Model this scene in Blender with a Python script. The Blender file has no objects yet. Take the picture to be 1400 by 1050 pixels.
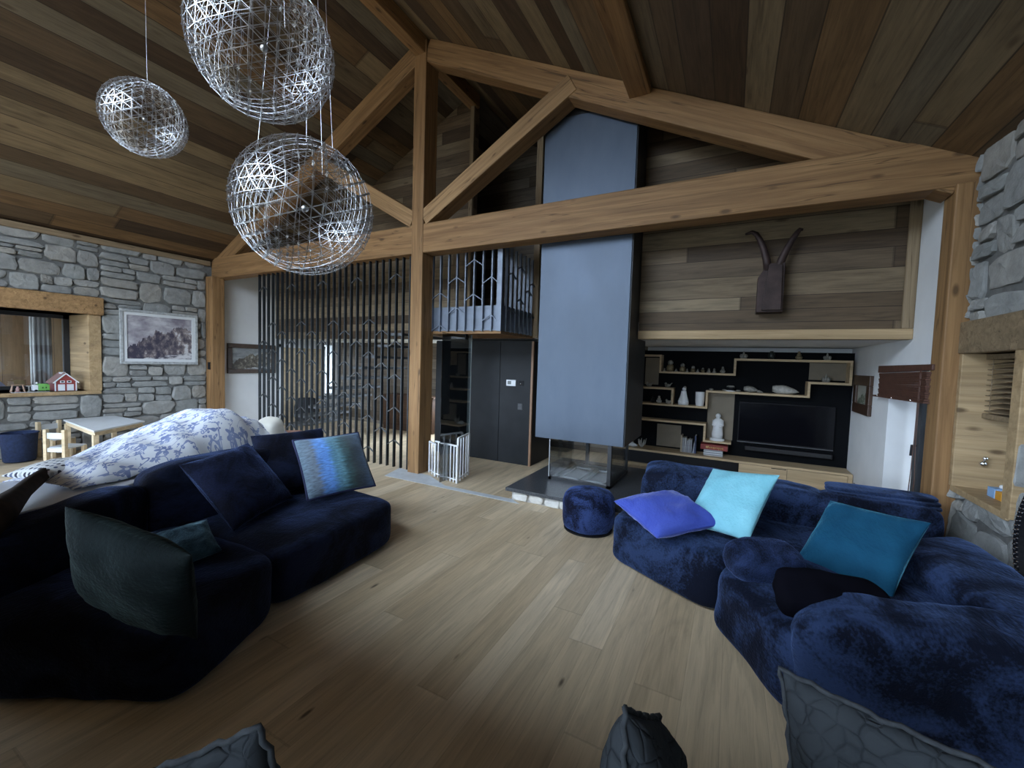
import bpy, bmesh, math, random
from math import sin, cos, pi, sqrt, atan2, radians
from mathutils import Vector, Matrix, noise as mnoise

S = bpy.context.scene
COL = S.collection
V = Vector
random.seed(7)

# ------------------------------------------------------------------ camera
F_PX, CAM_H = 565.39, 1.80
YAW, PITCH, ROLL = 0.487056, 0.0525152, -0.0308030

def cam_axes():
    cy, sy = cos(YAW), sin(YAW)
    f = V((-sy, cy, 0)); r = V((cy, sy, 0)); d = V((0, 0, -1))
    cp, sp = cos(PITCH), sin(PITCH)
    f2 = cp * f + sp * d; d2 = cp * d - sp * f
    cr, sr = cos(ROLL), sin(ROLL)
    return cr * r + sr * d2, cr * d2 - sr * r, f2
RX, RD, RF = cam_axes()

def hit(p, ax, v):
    """World point where the sight line through photo pixel p meets the plane axis=v."""
    d = RX * ((p[0] - 700) / F_PX) + RD * ((p[1] - 525) / F_PX) + RF
    o = V((0, 0, CAM_H))
    return o + d * ((v - o[ax]) / d[ax])
def hx(p, v): return hit(p, 0, v)
def hy(p, v): return hit(p, 1, v)
def hz(p, v=0.0): return hit(p, 2, v)

cd = bpy.data.cameras.new('camera')
cam = bpy.data.objects.new('camera', cd)
COL.objects.link(cam)
M = Matrix((RX, -RD, -RF)).transposed().to_4x4()
M.translation = V((0, 0, CAM_H))
cam.matrix_world = M
cd.sensor_fit = 'HORIZONTAL'; cd.sensor_width = 36.0
cd.lens = F_PX / 1400 * 36.0
cd.clip_start = 0.05
S.camera = cam

# ------------------------------------------------------------------ nodes
class NT:
    def __init__(s, t):
        s.t = t; t.nodes.clear()
    def n(s, typ, ins=None, **props):
        nd = s.t.nodes.new(typ)
        for k, v in props.items():
            setattr(nd, k, v)
        for k, v in (ins or {}).items():
            sock = nd.inputs[k]
            if isinstance(v, bpy.types.NodeSocket):
                s.t.links.new(v, sock)
            elif isinstance(v, bpy.types.Node):
                s.t.links.new(v.outputs[0], sock)
            else:
                if sock.type == 'RGBA' and len(v) == 3: v = (*v, 1)
                sock.default_value = v
        return nd
    def m(s, op, a, b=0.0, c=0.0, clamp=False):
        nd = s.t.nodes.new('ShaderNodeMath'); nd.operation = op; nd.use_clamp = clamp
        for i, v in enumerate((a, b, c)):
            if isinstance(v, bpy.types.Node): v = v.outputs[0]
            if isinstance(v, bpy.types.NodeSocket): s.t.links.new(v, nd.inputs[i])
            else: nd.inputs[i].default_value = v
        return nd.outputs[0]
    def ramp(s, fac, stops, interp='LINEAR'):
        nd = s.t.nodes.new('ShaderNodeValToRGB'); cr = nd.color_ramp; cr.interpolation = interp
        while len(cr.elements) < len(stops): cr.elements.new(0.5)
        for e, (p, c) in zip(cr.elements, stops):
            e.position = p; e.color = (*c, 1) if len(c) == 3 else c
        if isinstance(fac, bpy.types.Node): fac = fac.outputs[0]
        s.t.links.new(fac, nd.inputs[0])
        return nd.outputs[0]
    def mix(s, fac, a, b, mode='MIX'):
        nd = s.t.nodes.new('ShaderNodeMix'); nd.data_type = 'RGBA'; nd.blend_type = mode
        for i, v in ((0, fac), (6, a), (7, b)):
            if isinstance(v, bpy.types.Node): v = v.outputs[0]
            if isinstance(v, bpy.types.NodeSocket): s.t.links.new(v, nd.inputs[i])
            elif i == 0: nd.inputs[0].default_value = v
            else: nd.inputs[i].default_value = (*v, 1) if len(v) == 3 else v
        return nd.outputs[2]
    def sep(s, v):
        return s.n('ShaderNodeSeparateXYZ', {0: v}).outputs
    def comb(s, x, y, z):
        return s.n('ShaderNodeCombineXYZ', {0: x, 1: y, 2: z}).outputs[0]

def mat(name):
    m = bpy.data.materials.new(name); m.use_nodes = True
    t = NT(m.node_tree)
    out = t.n('ShaderNodeOutputMaterial')
    b = t.n('ShaderNodeBsdfPrincipled')
    t.t.links.new(b.outputs[0], out.inputs[0])
    return m, t, b

def lk(t, a, b, k):
    if isinstance(a, bpy.types.Node): a = a.outputs[0]
    t.t.links.new(a, b.inputs[k])

def bump(t, b, h, strength=0.3, dist=0.01):
    nd = t.n('ShaderNodeBump', {'Height': h, 'Strength': strength, 'Distance': dist})
    t.t.links.new(nd.outputs[0], b.inputs['Normal'])

def plain(name, col, rough=0.6, metal=0.0, var=0.0, scale=8.0, bmp=0.0, spec=0.5):
    m, t, b = mat(name)
    b.inputs['Roughness'].default_value = rough
    b.inputs['Metallic'].default_value = metal
    b.inputs['Specular IOR Level'].default_value = spec
    co = t.n('ShaderNodeTexCoord').outputs['Object']
    nz = t.n('ShaderNodeTexNoise', {'Vector': co, 'Scale': scale, 'Detail': 5.0})
    d = tuple(c * (1 - var) for c in col); l = tuple(min(1, c * (1 + var)) for c in col)
    lk(t, t.ramp(nz.outputs[0], [(0.3, d), (0.7, l)]), b, 'Base Color')
    if bmp: bump(t, b, nz.outputs[0], bmp, 0.01)
    return m

def planks(name, across, along, width, length, palette, rough=0.6, spec=0.3, knots=0.5, gap=0.02, grain=1.0, bmp=0.25, seed=0.0, seam=0.75, kr=0.05):
    """Boards of uneven width; across/along pick world axes (0,1,2)."""
    m, t, b = mat(name)
    pos = t.sep(t.n('ShaderNodeNewGeometry').outputs['Position'])
    a, l = pos[across], pos[along]
    a = t.m('ADD', a, 50.0 + seed); l = t.m('ADD', l, 50.0)
    vo = t.n('ShaderNodeTexVoronoi', {'W': a, 'Scale': 1.0 / width, 'Randomness': 0.7}, voronoi_dimensions='1D')
    vd = t.n('ShaderNodeTexVoronoi', {'W': a, 'Scale': 1.0 / width, 'Randomness': 0.7}, voronoi_dimensions='1D', feature='DISTANCE_TO_EDGE')
    rnd = t.sep(vo.outputs['Color'])
    l2 = t.m('MULTIPLY_ADD', rnd[0], 37.0, l)
    vl = t.n('ShaderNodeTexVoronoi', {'W': l2, 'Scale': 1.0 / length, 'Randomness': 0.6}, voronoi_dimensions='1D')
    vle = t.n('ShaderNodeTexVoronoi', {'W': l2, 'Scale': 1.0 / length, 'Randomness': 0.6}, voronoi_dimensions='1D', feature='DISTANCE_TO_EDGE')
    r2 = t.sep(vl.outputs['Color'])
    r = t.m('FRACT', t.m('ADD', t.m('MULTIPLY', rnd[1], 3.1), t.m('MULTIPLY', r2[0], 2.3)))
    base = t.ramp(r, [(i / len(palette), c) for i, c in enumerate(palette)], 'CONSTANT')
    gv = t.comb(t.m('MULTIPLY', a, 34.0), t.m('MULTIPLY', l, 1.6), t.m('MULTIPLY', r, 91.0))
    g1 = t.n('ShaderNodeTexNoise', {'Vector': gv, 'Scale': 1.0, 'Detail': 6.0, 'Roughness': 0.65, 'Distortion': 1.1})
    gv2 = t.comb(t.m('MULTIPLY', a, 5.0), t.m('MULTIPLY', l, 0.7), t.m('MULTIPLY', r, 57.0))
    g2 = t.n('ShaderNodeTexNoise', {'Vector': gv2, 'Scale': 1.0, 'Detail': 4.0, 'Distortion': 2.0})
    gr = t.ramp(g1.outputs[0], [(0.28, (0.42,) * 3), (0.5, (0.85,) * 3), (0.75, (1.12,) * 3)])
    gr2 = t.ramp(g2.outputs[0], [(0.3, (0.62,) * 3), (0.6, (1.08,) * 3)])
    c = t.mix(0.75 * grain, base, gr, 'MULTIPLY')
    c = t.mix(0.7 * grain, c, gr2, 'MULTIPLY')
    kv = t.comb(t.m('MULTIPLY', a, 9.0), t.m('MULTIPLY', l, 2.6), t.m('MULTIPLY', r, 13.0))
    kn = t.n('ShaderNodeTexVoronoi', {'Vector': kv, 'Scale': 0.55})
    kf = t.ramp(kn.outputs['Distance'], [(kr, (1, 1, 1)), (kr * 2.6, (0, 0, 0))])
    c = t.mix(t.m('MULTIPLY', kf, knots), c, (0.05, 0.03, 0.018))
    ge = t.m('LESS_THAN', vd.outputs['Distance'], gap)
    ge2 = t.m('LESS_THAN', vle.outputs['Distance'], 0.0025)
    gg = t.m('MAXIMUM', ge, t.m('MULTIPLY', ge2, 0.5))
    c = t.mix(t.m('MULTIPLY', gg, seam), c, (0.02, 0.013, 0.008))
    lk(t, c, b, 'Base Color')
    b.inputs['Roughness'].default_value = rough
    b.inputs['Specular IOR Level'].default_value = spec
    h = t.m('SUBTRACT', t.m('ADD', t.m('MULTIPLY', g1.outputs[0], 0.4), t.m('MULTIPLY', rnd[2], 0.6)), t.m('MULTIPLY', gg, 1.2))
    bump(t, b, h, bmp, 0.012)
    return m

def timber(name, ca, cb, rough=0.6, cracks=0.6):
    """Solid timber, grain along the object's local X axis."""
    m, t, b = mat(name)
    p = t.sep(t.n('ShaderNodeTexCoord').outputs['Object'])
    oi = t.n('ShaderNodeObjectInfo').outputs['Random']
    off = t.m('MULTIPLY', oi, 40.0)
    v1 = t.comb(t.m('MULTIPLY_ADD', p[0], 0.9, off), t.m('MULTIPLY', p[1], 22.0), t.m('MULTIPLY', p[2], 22.0))
    g1 = t.n('ShaderNodeTexNoise', {'Vector': v1, 'Scale': 1.0, 'Detail': 6.0, 'Roughness': 0.6, 'Distortion': 0.8})
    v2 = t.comb(t.m('MULTIPLY_ADD', p[0], 0.35, off), t.m('MULTIPLY', p[1], 4.0), t.m('MULTIPLY', p[2], 7.0))
    g2 = t.n('ShaderNodeTexNoise', {'Vector': v2, 'Scale': 1.0, 'Detail': 4.0, 'Distortion': 1.5})
    c = t.ramp(g1.outputs[0], [(0.25, ca), (0.7, cb)])
    c = t.mix(0.6, c, t.ramp(g2.outputs[0], [(0.3, (0.6,) * 3), (0.62, (1.1,) * 3)]), 'MULTIPLY')
    v3 = t.comb(t.m('MULTIPLY_ADD', p[0], 2.4, off), t.m('MULTIPLY', p[1], 6.0), t.m('MULTIPLY', p[2], 6.0))
    kn = t.n('ShaderNodeTexVoronoi', {'Vector': v3, 'Scale': 0.8})
    c = t.mix(t.m('MULTIPLY', t.ramp(kn.outputs['Distance'], [(0.06, (1, 1, 1)), (0.14, (0, 0, 0))]), 0.75), c, (0.05, 0.027, 0.012))
    v4 = t.comb(t.m('MULTIPLY_ADD', p[0], 0.5, off), t.m('MULTIPLY', p[1], 16.0), t.m('MULTIPLY', p[2], 16.0))
    cr = t.n('ShaderNodeTexNoise', {'Vector': v4, 'Scale': 0.7, 'Detail': 2.0})
    ck = t.ramp(t.m('ABSOLUTE', t.m('SUBTRACT', cr.outputs[0], 0.52)), [(0.003, (1, 1, 1)), (0.010, (0, 0, 0))])
    c = t.mix(t.m('MULTIPLY', ck, cracks), c, (0.05, 0.028, 0.013))
    lk(t, c, b, 'Base Color')
    b.inputs['Roughness'].default_value = rough
    b.inputs['Specular IOR Level'].default_value = 0.3
    bump(t, b, t.m('SUBTRACT', g1.outputs[0], t.m('MULTIPLY', ck, 0.8)), 0.25, 0.01)
    return m

def velvet(name, dark, light, scale=3.0, sheen=0.8, tint=(0.3, 0.45, 1.0), fur=0.6, contrast=(0.40, 0.62), rough=0.85):
    """Crushed velvet / short fur: the pile lies in patches of two tones."""
    m, t, b = mat(name)
    co = t.n('ShaderNodeTexCoord').outputs['Object']
    n1 = t.n('ShaderNodeTexNoise', {'Vector': co, 'Scale': scale, 'Detail': 6.0, 'Roughness': 0.62, 'Distortion': 0.8})
    mp = t.n('ShaderNodeMapping', {'Vector': co, 'Scale': (1.0, 0.35, 1.0), 'Rotation': (0.4, 0.3, 0.5)})
    n2 = t.n('ShaderNodeTexNoise', {'Vector': mp, 'Scale': scale * 28, 'Detail': 3.0})
    h = t.m('ADD', t.m('MULTIPLY', n1.outputs[0], 1 - fur * 0.3), t.m('MULTIPLY', n2.outputs[0], fur * 0.3))
    lk(t, t.ramp(h, [(contrast[0], dark), (contrast[1], light)]), b, 'Base Color')
    b.inputs['Roughness'].default_value = rough
    b.inputs['Specular IOR Level'].default_value = 0.15
    lk(t, t.m('MULTIPLY', t.ramp(n1.outputs[0], [(0.35, (0.15,) * 3), (0.65, (1,) * 3)]), sheen), b, 'Sheen Weight')
    b.inputs['Sheen Roughness'].default_value = 0.35
    b.inputs['Sheen Tint'].default_value = (*tint, 1)
    bump(t, b, t.m('ADD', n1.outputs[0], t.m('MULTIPLY', n2.outputs[0], 0.35)), 0.55, 0.03)
    return m

def glass(name, tint=(0.95, 0.98, 1.0), refl=0.10):
    """Thin clear pane: mostly transparent with a mirror sheen."""
    m = bpy.data.materials.new(name); m.use_nodes = True
    t = NT(m.node_tree)
    out = t.n('ShaderNodeOutputMaterial')
    tr = t.n('ShaderNodeBsdfTransparent', {'Color': tint})
    gl = t.n('ShaderNodeBsdfGlossy', {'Color': (1, 1, 1), 'Roughness': 0.02})
    fr = t.n('ShaderNodeFresnel', {'IOR': 1.5})
    f = t.m('ADD', t.m('MULTIPLY', fr, 0.8), refl * 0.3)
    mx = t.n('ShaderNodeMixShader', {0: f, 1: tr.outputs[0], 2: gl.outputs[0]})
    t.t.links.new(mx.outputs[0], out.inputs[0])
    return m

# ------------------------------------------------------------------ mesh helpers
class MB:
    def __init__(s): s.v = []; s.f = []; s.uv = None
    def add(s, vs, fs):
        o = len(s.v); s.v += [V(p) for p in vs]; s.f += [tuple(i + o for i in f) for f in fs]
        return s
    def box(s, x0, y0, z0, x1, y1, z1):
        x0, x1 = sorted((x0, x1)); y0, y1 = sorted((y0, y1)); z0, z1 = sorted((z0, z1))
        return s.add([(x0, y0, z0), (x1, y0, z0), (x1, y1, z0), (x0, y1, z0), (x0, y0, z1), (x1, y0, z1), (x1, y1, z1), (x0, y1, z1)],
                     [(0, 3, 2, 1), (4, 5, 6, 7), (0, 1, 5, 4), (1, 2, 6, 5), (2, 3, 7, 6), (3, 0, 4, 7)])
    def hexa(s, c):
        return s.add(c, [(0, 3, 2, 1), (4, 5, 6, 7), (0, 1, 5, 4), (1, 2, 6, 5), (2, 3, 7, 6), (3, 0, 4, 7)])
    def bar(s, p, q, w, d, up=(0, 0, 1)):
        p, q = V(p), V(q); x = (q - p).normalized(); u = V(up)
        y = u.cross(x)
        if y.length < 1e-4: y = V((0, 1, 0)).cross(x)
        y.normalize(); z = x.cross(y)
        c = []
        for zz in (-d / 2, d / 2):
            for (e, yy) in ((p, -w / 2), (q, -w / 2), (q, w / 2), (p, w / 2)):
                c.append(e + y * yy + z * zz)
        return s.hexa(c)
    def tube(s, path, r, n=8, cap=True):
        path = [V(p) for p in path]; rs = r if isinstance(r, (list, tuple)) else [r] * len(path)
        ring0 = len(s.v); a = None
        for i, p in enumerate(path):
            t = (path[min(i + 1, len(path) - 1)] - path[max(i - 1, 0)]).normalized()
            if a is None:
                a = t.orthogonal().normalized()
            a = (a - t * a.dot(t)).normalized(); b = t.cross(a)
            for k in range(n):
                an = 2 * pi * k / n
                s.v.append(p + (a * cos(an) + b * sin(an)) * rs[i])
        for i in range(len(path) - 1):
            for k in range(n):
                k2 = (k + 1) % n
                s.f.append((ring0 + i * n + k, ring0 + i * n + k2, ring0 + (i + 1) * n + k2, ring0 + (i + 1) * n + k))
        if cap:
            s.f.append(tuple(ring0 + k for k in reversed(range(n))))
            e = ring0 + (len(path) - 1) * n
            s.f.append(tuple(e + k for k in range(n)))
        return s
    def lathe(s, prof, c, n=24, sx=1.0, sy=1.0):
        c = V(c); o = len(s.v)
        for (r, z) in prof:
            for k in range(n):
                a = 2 * pi * k / n
                s.v.append(c + V((cos(a) * r * sx, sin(a) * r * sy, z)))
        for i in range(len(prof) - 1):
            for k in range(n):
                k2 = (k + 1) % n
                s.f.append((o + i * n + k, o + i * n + k2, o + (i + 1) * n + k2, o + (i + 1) * n + k))
        s.f.append(tuple(o + k for k in reversed(range(n))))
        e = o + (len(prof) - 1) * n
        s.f.append(tuple(e + k for k in range(n)))
        return s
    def prism(s, poly, ext):
        """poly: list of 3D points (planar), extruded by vector ext."""
        n = len(poly); ext = V(ext)
        return s.add([V(p) for p in poly] + [V(p) + ext for p in poly],
                     [tuple(reversed(range(n))), tuple(range(n, 2 * n))] + [(i, (i + 1) % n, n + (i + 1) % n, n + i) for i in range(n)])
    def ball(s, c, r, nu=14, nv=8, sc=(1, 1, 1)):
        prof = []
        c = V(c); o = len(s.v)
        for i in range(nv + 1):
            th = pi * i / nv
            for k in range(nu):
                a = 2 * pi * k / nu
                s.v.append(c + V((sin(th) * cos(a) * r * sc[0], sin(th) * sin(a) * r * sc[1], cos(th) * r * sc[2])))
        for i in range(nv):
            for k in range(nu):
                k2 = (k + 1) % nu
                s.f.append((o + i * nu + k, o + (i + 1) * nu + k, o + (i + 1) * nu + k2, o + i * nu + k2))
        return s

def wloc(o):
    p = V((0, 0, 0))
    while o: p += o.location; o = o.parent
    return p

def obj(name, mb, m, parent=None, smooth=False, bevel=0.0, uvs=None, subsurf=0, normals=True, at=None):
    """Link a builder as ONE mesh object (world coordinates; origin at its parent, or at `at`)."""
    me = bpy.data.meshes.new(name)
    off = wloc(parent) if parent else V(at or (0, 0, 0))
    me.from_pydata([tuple(p - off) for p in mb.v], [], mb.f)
    if normals:
        bm = bmesh.new(); bm.from_mesh(me)
        bmesh.ops.recalc_face_normals(bm, faces=bm.faces); bm.to_mesh(me); bm.free()
    me.materials.append(m)
    if uvs:
        ul = me.uv_layers.new(name='UVMap')
        for lp in me.loops: ul.data[lp.index].uv = uvs[lp.vertex_index]
    if smooth:
        for p in me.polygons: p.use_smooth = True
    o = bpy.data.objects.new(name, me); COL.objects.link(o)
    if parent: o.parent = parent
    else: o.location = off
    if bevel:
        b = o.modifiers.new('bevel', 'BEVEL'); b.width = bevel; b.segments = 2; b.limit_method = 'ANGLE'; b.angle_limit = radians(40)
    if subsurf:
        b = o.modifiers.new('subsurf', 'SUBSURF'); b.levels = subsurf; b.render_levels = subsurf
    return o

def tag(o, label, cat, group=None, kind=None):
    o['label'] = label; o['category'] = cat
    if group: o['group'] = group
    if kind: o['kind'] = kind
    return o

def thing(name, loc, label, cat, group=None, kind=None):
    o = bpy.data.objects.new(name, None); COL.objects.link(o); o.location = V(loc); o.empty_display_size = 0.05
    return tag(o, label, cat, group, kind)

def struct(o, label=None, cat=None):
    o['kind'] = 'structure'
    if label: o['label'] = label
    if cat: o['category'] = cat
    return o

def dup(root, loc, label, group=None):
    r = root.copy(); COL.objects.link(r); r.location = V(loc); r['label'] = label
    if group: r['group'] = group
    for ch in list(root.children):
        c = ch.copy(); COL.objects.link(c); c.parent = r
        for g in ch.children:
            d = g.copy(); COL.objects.link(d); d.parent = c
    return r

def beam(name, p, q, w, d, m, up=(0, 0, 1), label=None, cat=None, bevel=0.012):
    """Straight timber from p to q; its mesh is local with X along the grain."""
    p, q = V(p), V(q); x = (q - p).normalized(); y = V(up).cross(x)
    if y.length < 1e-4: y = V((1, 0, 0))
    y.normalize(); z = x.cross(y)
    L = (q - p).length
    mb = MB().box(0, -w / 2, -d / 2, L, w / 2, d / 2)
    o = obj(name, mb, m, bevel=bevel)
    mm = Matrix((x, y, z)).transposed().to_4x4(); mm.translation = p
    o.matrix_world = mm
    return struct(o, label, cat)

def soft_hex(corners, n=22, e=6.0, lump=0.015, lscale=2.2, seed=0.0, puff=0.0):
    """Rounded upholstered block: a superquadric cube mapped onto 8 corners."""
    c = [V(p) for p in corners]
    mb = MB(); idx = {}
    def key(p): return tuple(round(a, 5) for a in p)
    def tri(p):
        u, v, w = [(a + 1) / 2 for a in p]
        b = (c[0] * (1 - u) + c[1] * u) * (1 - v) + (c[3] * (1 - u) + c[2] * u) * v
        t = (c[4] * (1 - u) + c[5] * u) * (1 - v) + (c[7] * (1 - u) + c[6] * u) * v
        return b * (1 - w) + t * w
    ctr = sum(c, V((0, 0, 0))) / 8
    def vert(p):
        k = key(p)
        if k not in idx:
            mx = max(abs(a) for a in p); nn = sum(abs(a) ** e for a in p) ** (1 / e)
            q = [a * mx / nn for a in p]
            if puff: q[2] += puff * (1 - q[0] ** 2) * (1 - q[1] ** 2) * max(0, q[2])
            P = tri(q); nd = (P - ctr).normalized()
            P = P + nd * lump * (mnoise.noise(P * lscale + V((seed, seed * 1.7, 0))) + 0.4 * mnoise.noise(P * lscale * 3.1 + V((seed, 0, 5))))
            idx[k] = len(mb.v); mb.v.append(P)
        return idx[k]
    g = [sin(pi / 2 * (-1 + 2 * i / n)) for i in range(n + 1)]
    for ax in range(3):
        for sgn in (-1, 1):
            for i in range(n):
                for j in range(n):
                    q = []
                    for (a, b) in ((i, j), (i + 1, j), (i + 1, j + 1), (i, j + 1)):
                        p = [0, 0, 0]; p[ax] = sgn; p[(ax + 1) % 3] = g[a]; p[(ax + 2) % 3] = g[b]
                        q.append(vert(p))
                    mb.f.append(tuple(q) if sgn > 0 else tuple(reversed(q)))
    return mb

def quad_block(quad, z0, z1, zt=None):
    """8 corners from a 4-point footprint (counter-clockwise)."""
    return [V((x, y, z0)) for x, y in quad] + [V((x, y, (zt[i] if zt else z1))) for i, (x, y) in enumerate(quad)]

def pillow(ctr, u, v, w, h, t, n=26, wrinkle=0.012, pinch=0.08, seed=0.0, crush=0.0):
    """Square stuffed cushion; u, v are in-plane directions; returns builder and uvs."""
    u = V(u).normalized(); v = V(v); v = (v - u * v.dot(u)).normalized(); nn = u.cross(v); ctr = V(ctr)
    mb = MB(); uv = []
    N = n + 1
    def pt(a, b, side):
        x = a; y = b
        fx = 1 - pinch * (1 - y * y) * abs(x) ** 3 * 0.9
        fy = 1 - pinch * (1 - x * x) * abs(y) ** 3 * 0.9
        th = ((1 - abs(x) ** 2.6) * (1 - abs(y) ** 2.6)) ** 0.52
        P = ctr + u * (x * fx * w / 2) + v * (y * fy * h / 2)
        k = V((a * 2.1 + seed, b * 2.1, side * 1.3 + seed * 0.3))
        edge = (max(abs(x), abs(y))) ** 2
        wr = wrinkle * (mnoise.noise(k) * 1.2 + mnoise.noise(k * 2.7) * 0.6 + 1.2 * edge * mnoise.noise(V((a * 1.2, b * 7.0 if abs(x) > abs(y) else b * 1.2, seed))) + 0)
        wr *= (1 - max(abs(x), abs(y)) ** 8)
        sag = crush * (1 - x * x) * (1 - y * y)
        return P + nn * (side * th * t / 2 + wr * (1 if side > 0 else -0.6) - sag)
    for side in (1, -1):
        for j in range(N):
            for i in range(N):
                a = sin(pi / 2 * (-1 + 2 * i / n)); b = sin(pi / 2 * (-1 + 2 * j / n))
                mb.v.append(pt(a, b, side)); uv.append(((a + 1) / 2, (b + 1) / 2))
    for s_ in (0, 1):
        o = s_ * N * N
        for j in range(n):
            for i in range(n):
                q = (o + j * N + i, o + j * N + i + 1, o + (j + 1) * N + i + 1, o + (j + 1) * N + i)
                mb.f.append(q if s_ == 0 else tuple(reversed(q)))
    # sew the rim
    rim = [(i, 0) for i in range(n)] + [(n, j) for j in range(n)] + [(n - i, n) for i in range(n)] + [(0, n - j) for j in range(n)]
    for k in range(len(rim)):
        a = rim[k]; b = rim[(k + 1) % len(rim)]
        ia, ib = a[1] * N + a[0], b[1] * N + b[0]
        mb.f.append((ia, N * N + ia, N * N + ib, ib))
    return mb, uv

def rim_path(ctr, u, v, w, h, pinch=0.08, n=14):
    u = V(u).normalized(); v = V(v); v = (v - u * v.dot(u)).normalized(); ctr = V(ctr)
    pts = []
    def P(x, y):
        fx = 1 - pinch * (1 - y * y) * abs(x) ** 3 * 0.9; fy = 1 - pinch * (1 - x * x) * abs(y) ** 3 * 0.9
        return ctr + u * (x * fx * w / 2) + v * (y * fy * h / 2)
    for i in range(n): pts.append(P(-1 + 2 * i / n, -1))
    for i in range(n): pts.append(P(1, -1 + 2 * i / n))
    for i in range(n): pts.append(P(1 - 2 * i / n, 1))
    for i in range(n + 1): pts.append(P(-1, 1 - 2 * i / n))
    return pts

def cushion(name, label, ctr, u, v, w, h, t, m, group=None, piping=None, seed=0.0, wrinkle=0.012, pinch=0.08, crush=0.0, n=26):
    mb, uv = pillow(ctr, u, v, w, h, t, n=n, seed=seed, wrinkle=wrinkle, pinch=pinch, crush=crush)
    if piping:
        root = thing(name, ctr, label, 'cushion', group)
        obj('cover', mb, m, root, smooth=True, uvs=uv, normals=True)
        obj('piping', MB().tube(rim_path(ctr, u, v, w, h, pinch), piping[1], 6), piping[0], root, smooth=True)
        return root
    return tag(obj(name, mb, m, smooth=True, uvs=uv, at=ctr), label, 'cushion', group)

def stones(mb, rects, O, U, W, Nn, seed=1, depth=0.05, size=(0.2, 0.5), rows=(0.13, 0.32)):
    """Rubble masonry: irregular faceted stones packed in uneven courses inside each (u0,v0,u1,v1)."""
    rng = random.Random(seed); O, U, W, Nn = V(O), V(U), V(W), V(Nn)
    def stone(u0, v0, u1, v1):
        g = 0.005; u0 += g; v0 += g; u1 -= g; v1 -= g
        w, h = u1 - u0, v1 - v0
        if w < 0.03 or h < 0.02: return
        cx, cy = (u0 + u1) / 2, (v0 + v1) / 2
        k = 14; e = rng.uniform(4.0, 9.0); out = []
        j = [rng.uniform(-0.09, 0.03) for _ in range(4)]; sk = rng.uniform(-0.16, 0.16); tp = rng.uniform(-0.12, 0.12)
        for i in range(k):
            a = 2 * pi * i / k + 0.12
            ca, sa = cos(a), sin(a)
            r = 1.0 / (abs(ca) ** e + abs(sa) ** e) ** (1 / e)
            q = int(a / (pi / 2)) % 4
            r *= 1 + j[q] + rng.uniform(-0.035, 0.02)
            out.append((cx + ca * r * (1 + tp * sa) * w / 2, cy + (sa * r + sk * ca * min(1.0, h / w)) * h / 2))
        d = depth * rng.uniform(0.6, 1.25); tx, ty = rng.uniform(-0.02, 0.02), rng.uniform(-0.02, 0.02)
        o = len(mb.v)
        for (f, dd) in ((1.0, 0.0), (0.985, d * 0.75), (0.88, d), (0.5, d * 1.06)):
            for (a, b) in out:
                uu, vv = cx + (a - cx) * f, cy + (b - cy) * f
                bmp = (tx * (uu - cx) / w + ty * (vv - cy) / h) * 2 if dd > 0 else 0
                if dd > 0: bmp += rng.uniform(-0.005, 0.005)
                mb.v.append(O + U * uu + W * vv + Nn * (dd + bmp))
        mb.v.append(O + U * cx + W * cy + Nn * (d * 1.06))
        for r_ in range(3):
            for i in range(k):
                i2 = (i + 1) % k
                mb.f.append((o + r_ * k + i, o + r_ * k + i2, o + (r_ + 1) * k + i2, o + (r_ + 1) * k + i))
        for i in range(k):
            mb.f.append((o + 3 * k + i, o + 3 * k + (i + 1) % k, o + 4 * k))
    for (a0, b0, a1, b1) in rects:
        v = b0
        while v < b1 - 0.005:
            rh = min(rng.uniform(*rows), b1 - v)
            if b1 - v - rh < 0.07: rh = b1 - v
            u = a0
            while u < a1 - 0.005:
                sw = min(rng.uniform(*size), a1 - u)
                if a1 - u - sw < 0.09: sw = a1 - u
                wob = 0.018
                if rh > 0.17 and rng.random() < 0.38:
                    n = rng.choice((2, 2, 3)) if rh > 0.22 else 2
                    cuts = sorted([0, 1] + [(i + rng.uniform(-0.2, 0.2)) / n for i in range(1, n)])
                    for i in range(n):
                        vv0, vv1 = v + rh * cuts[i], v + rh * cuts[i + 1]
                        if sw > 0.34 and rng.random() < 0.5:
                            c = u + sw * rng.uniform(0.35, 0.65)
                            stone(u, vv0, c, vv1); stone(c, vv0, u + sw, vv1)
                        else: stone(u, vv0, u + sw, vv1)
                else:
                    stone(u, v + rng.uniform(-wob, wob) * (v > b0), u + sw, v + rh + rng.uniform(-wob, wob) * (v + rh < b1 - 0.01))
                u += sw
            v += rh
    return mb
# ------------------------------------------------------------------ materials
M_CEIL = planks('reclaimed_ceiling_boards', 0, 1, 0.25, 8.0,
    [(0.165, 0.102, 0.050), (0.150, 0.112, 0.068), (0.070, 0.044, 0.025), (0.240, 0.175, 0.100), (0.110, 0.074, 0.042), (0.165, 0.135, 0.092), (0.190, 0.115, 0.054), (0.085, 0.056, 0.034), (0.21, 0.155, 0.090)], grain=1.0, knots=0.6)
M_WALLWOOD = planks('reclaimed_wall_boards', 2, 0, 0.21, 5.0,
    [(0.19, 0.135, 0.082), (0.12, 0.082, 0.048), (0.26, 0.195, 0.12), (0.09, 0.06, 0.036), (0.21, 0.155, 0.095), (0.14, 0.10, 0.062), (0.28, 0.215, 0.135)], knots=0.6, gap=0.018, seed=3.3)
M_FLOOR = planks('oak_floor_boards', 0, 1, 0.21, 2.4,
    [(0.61, 0.485, 0.325), (0.66, 0.53, 0.36), (0.57, 0.445, 0.29), (0.72, 0.59, 0.415), (0.63, 0.50, 0.335)], rough=0.42, spec=0.4, knots=0.85, gap=0.004, grain=0.7, bmp=0.05, seed=1.0, seam=0.35, kr=0.03)
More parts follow.
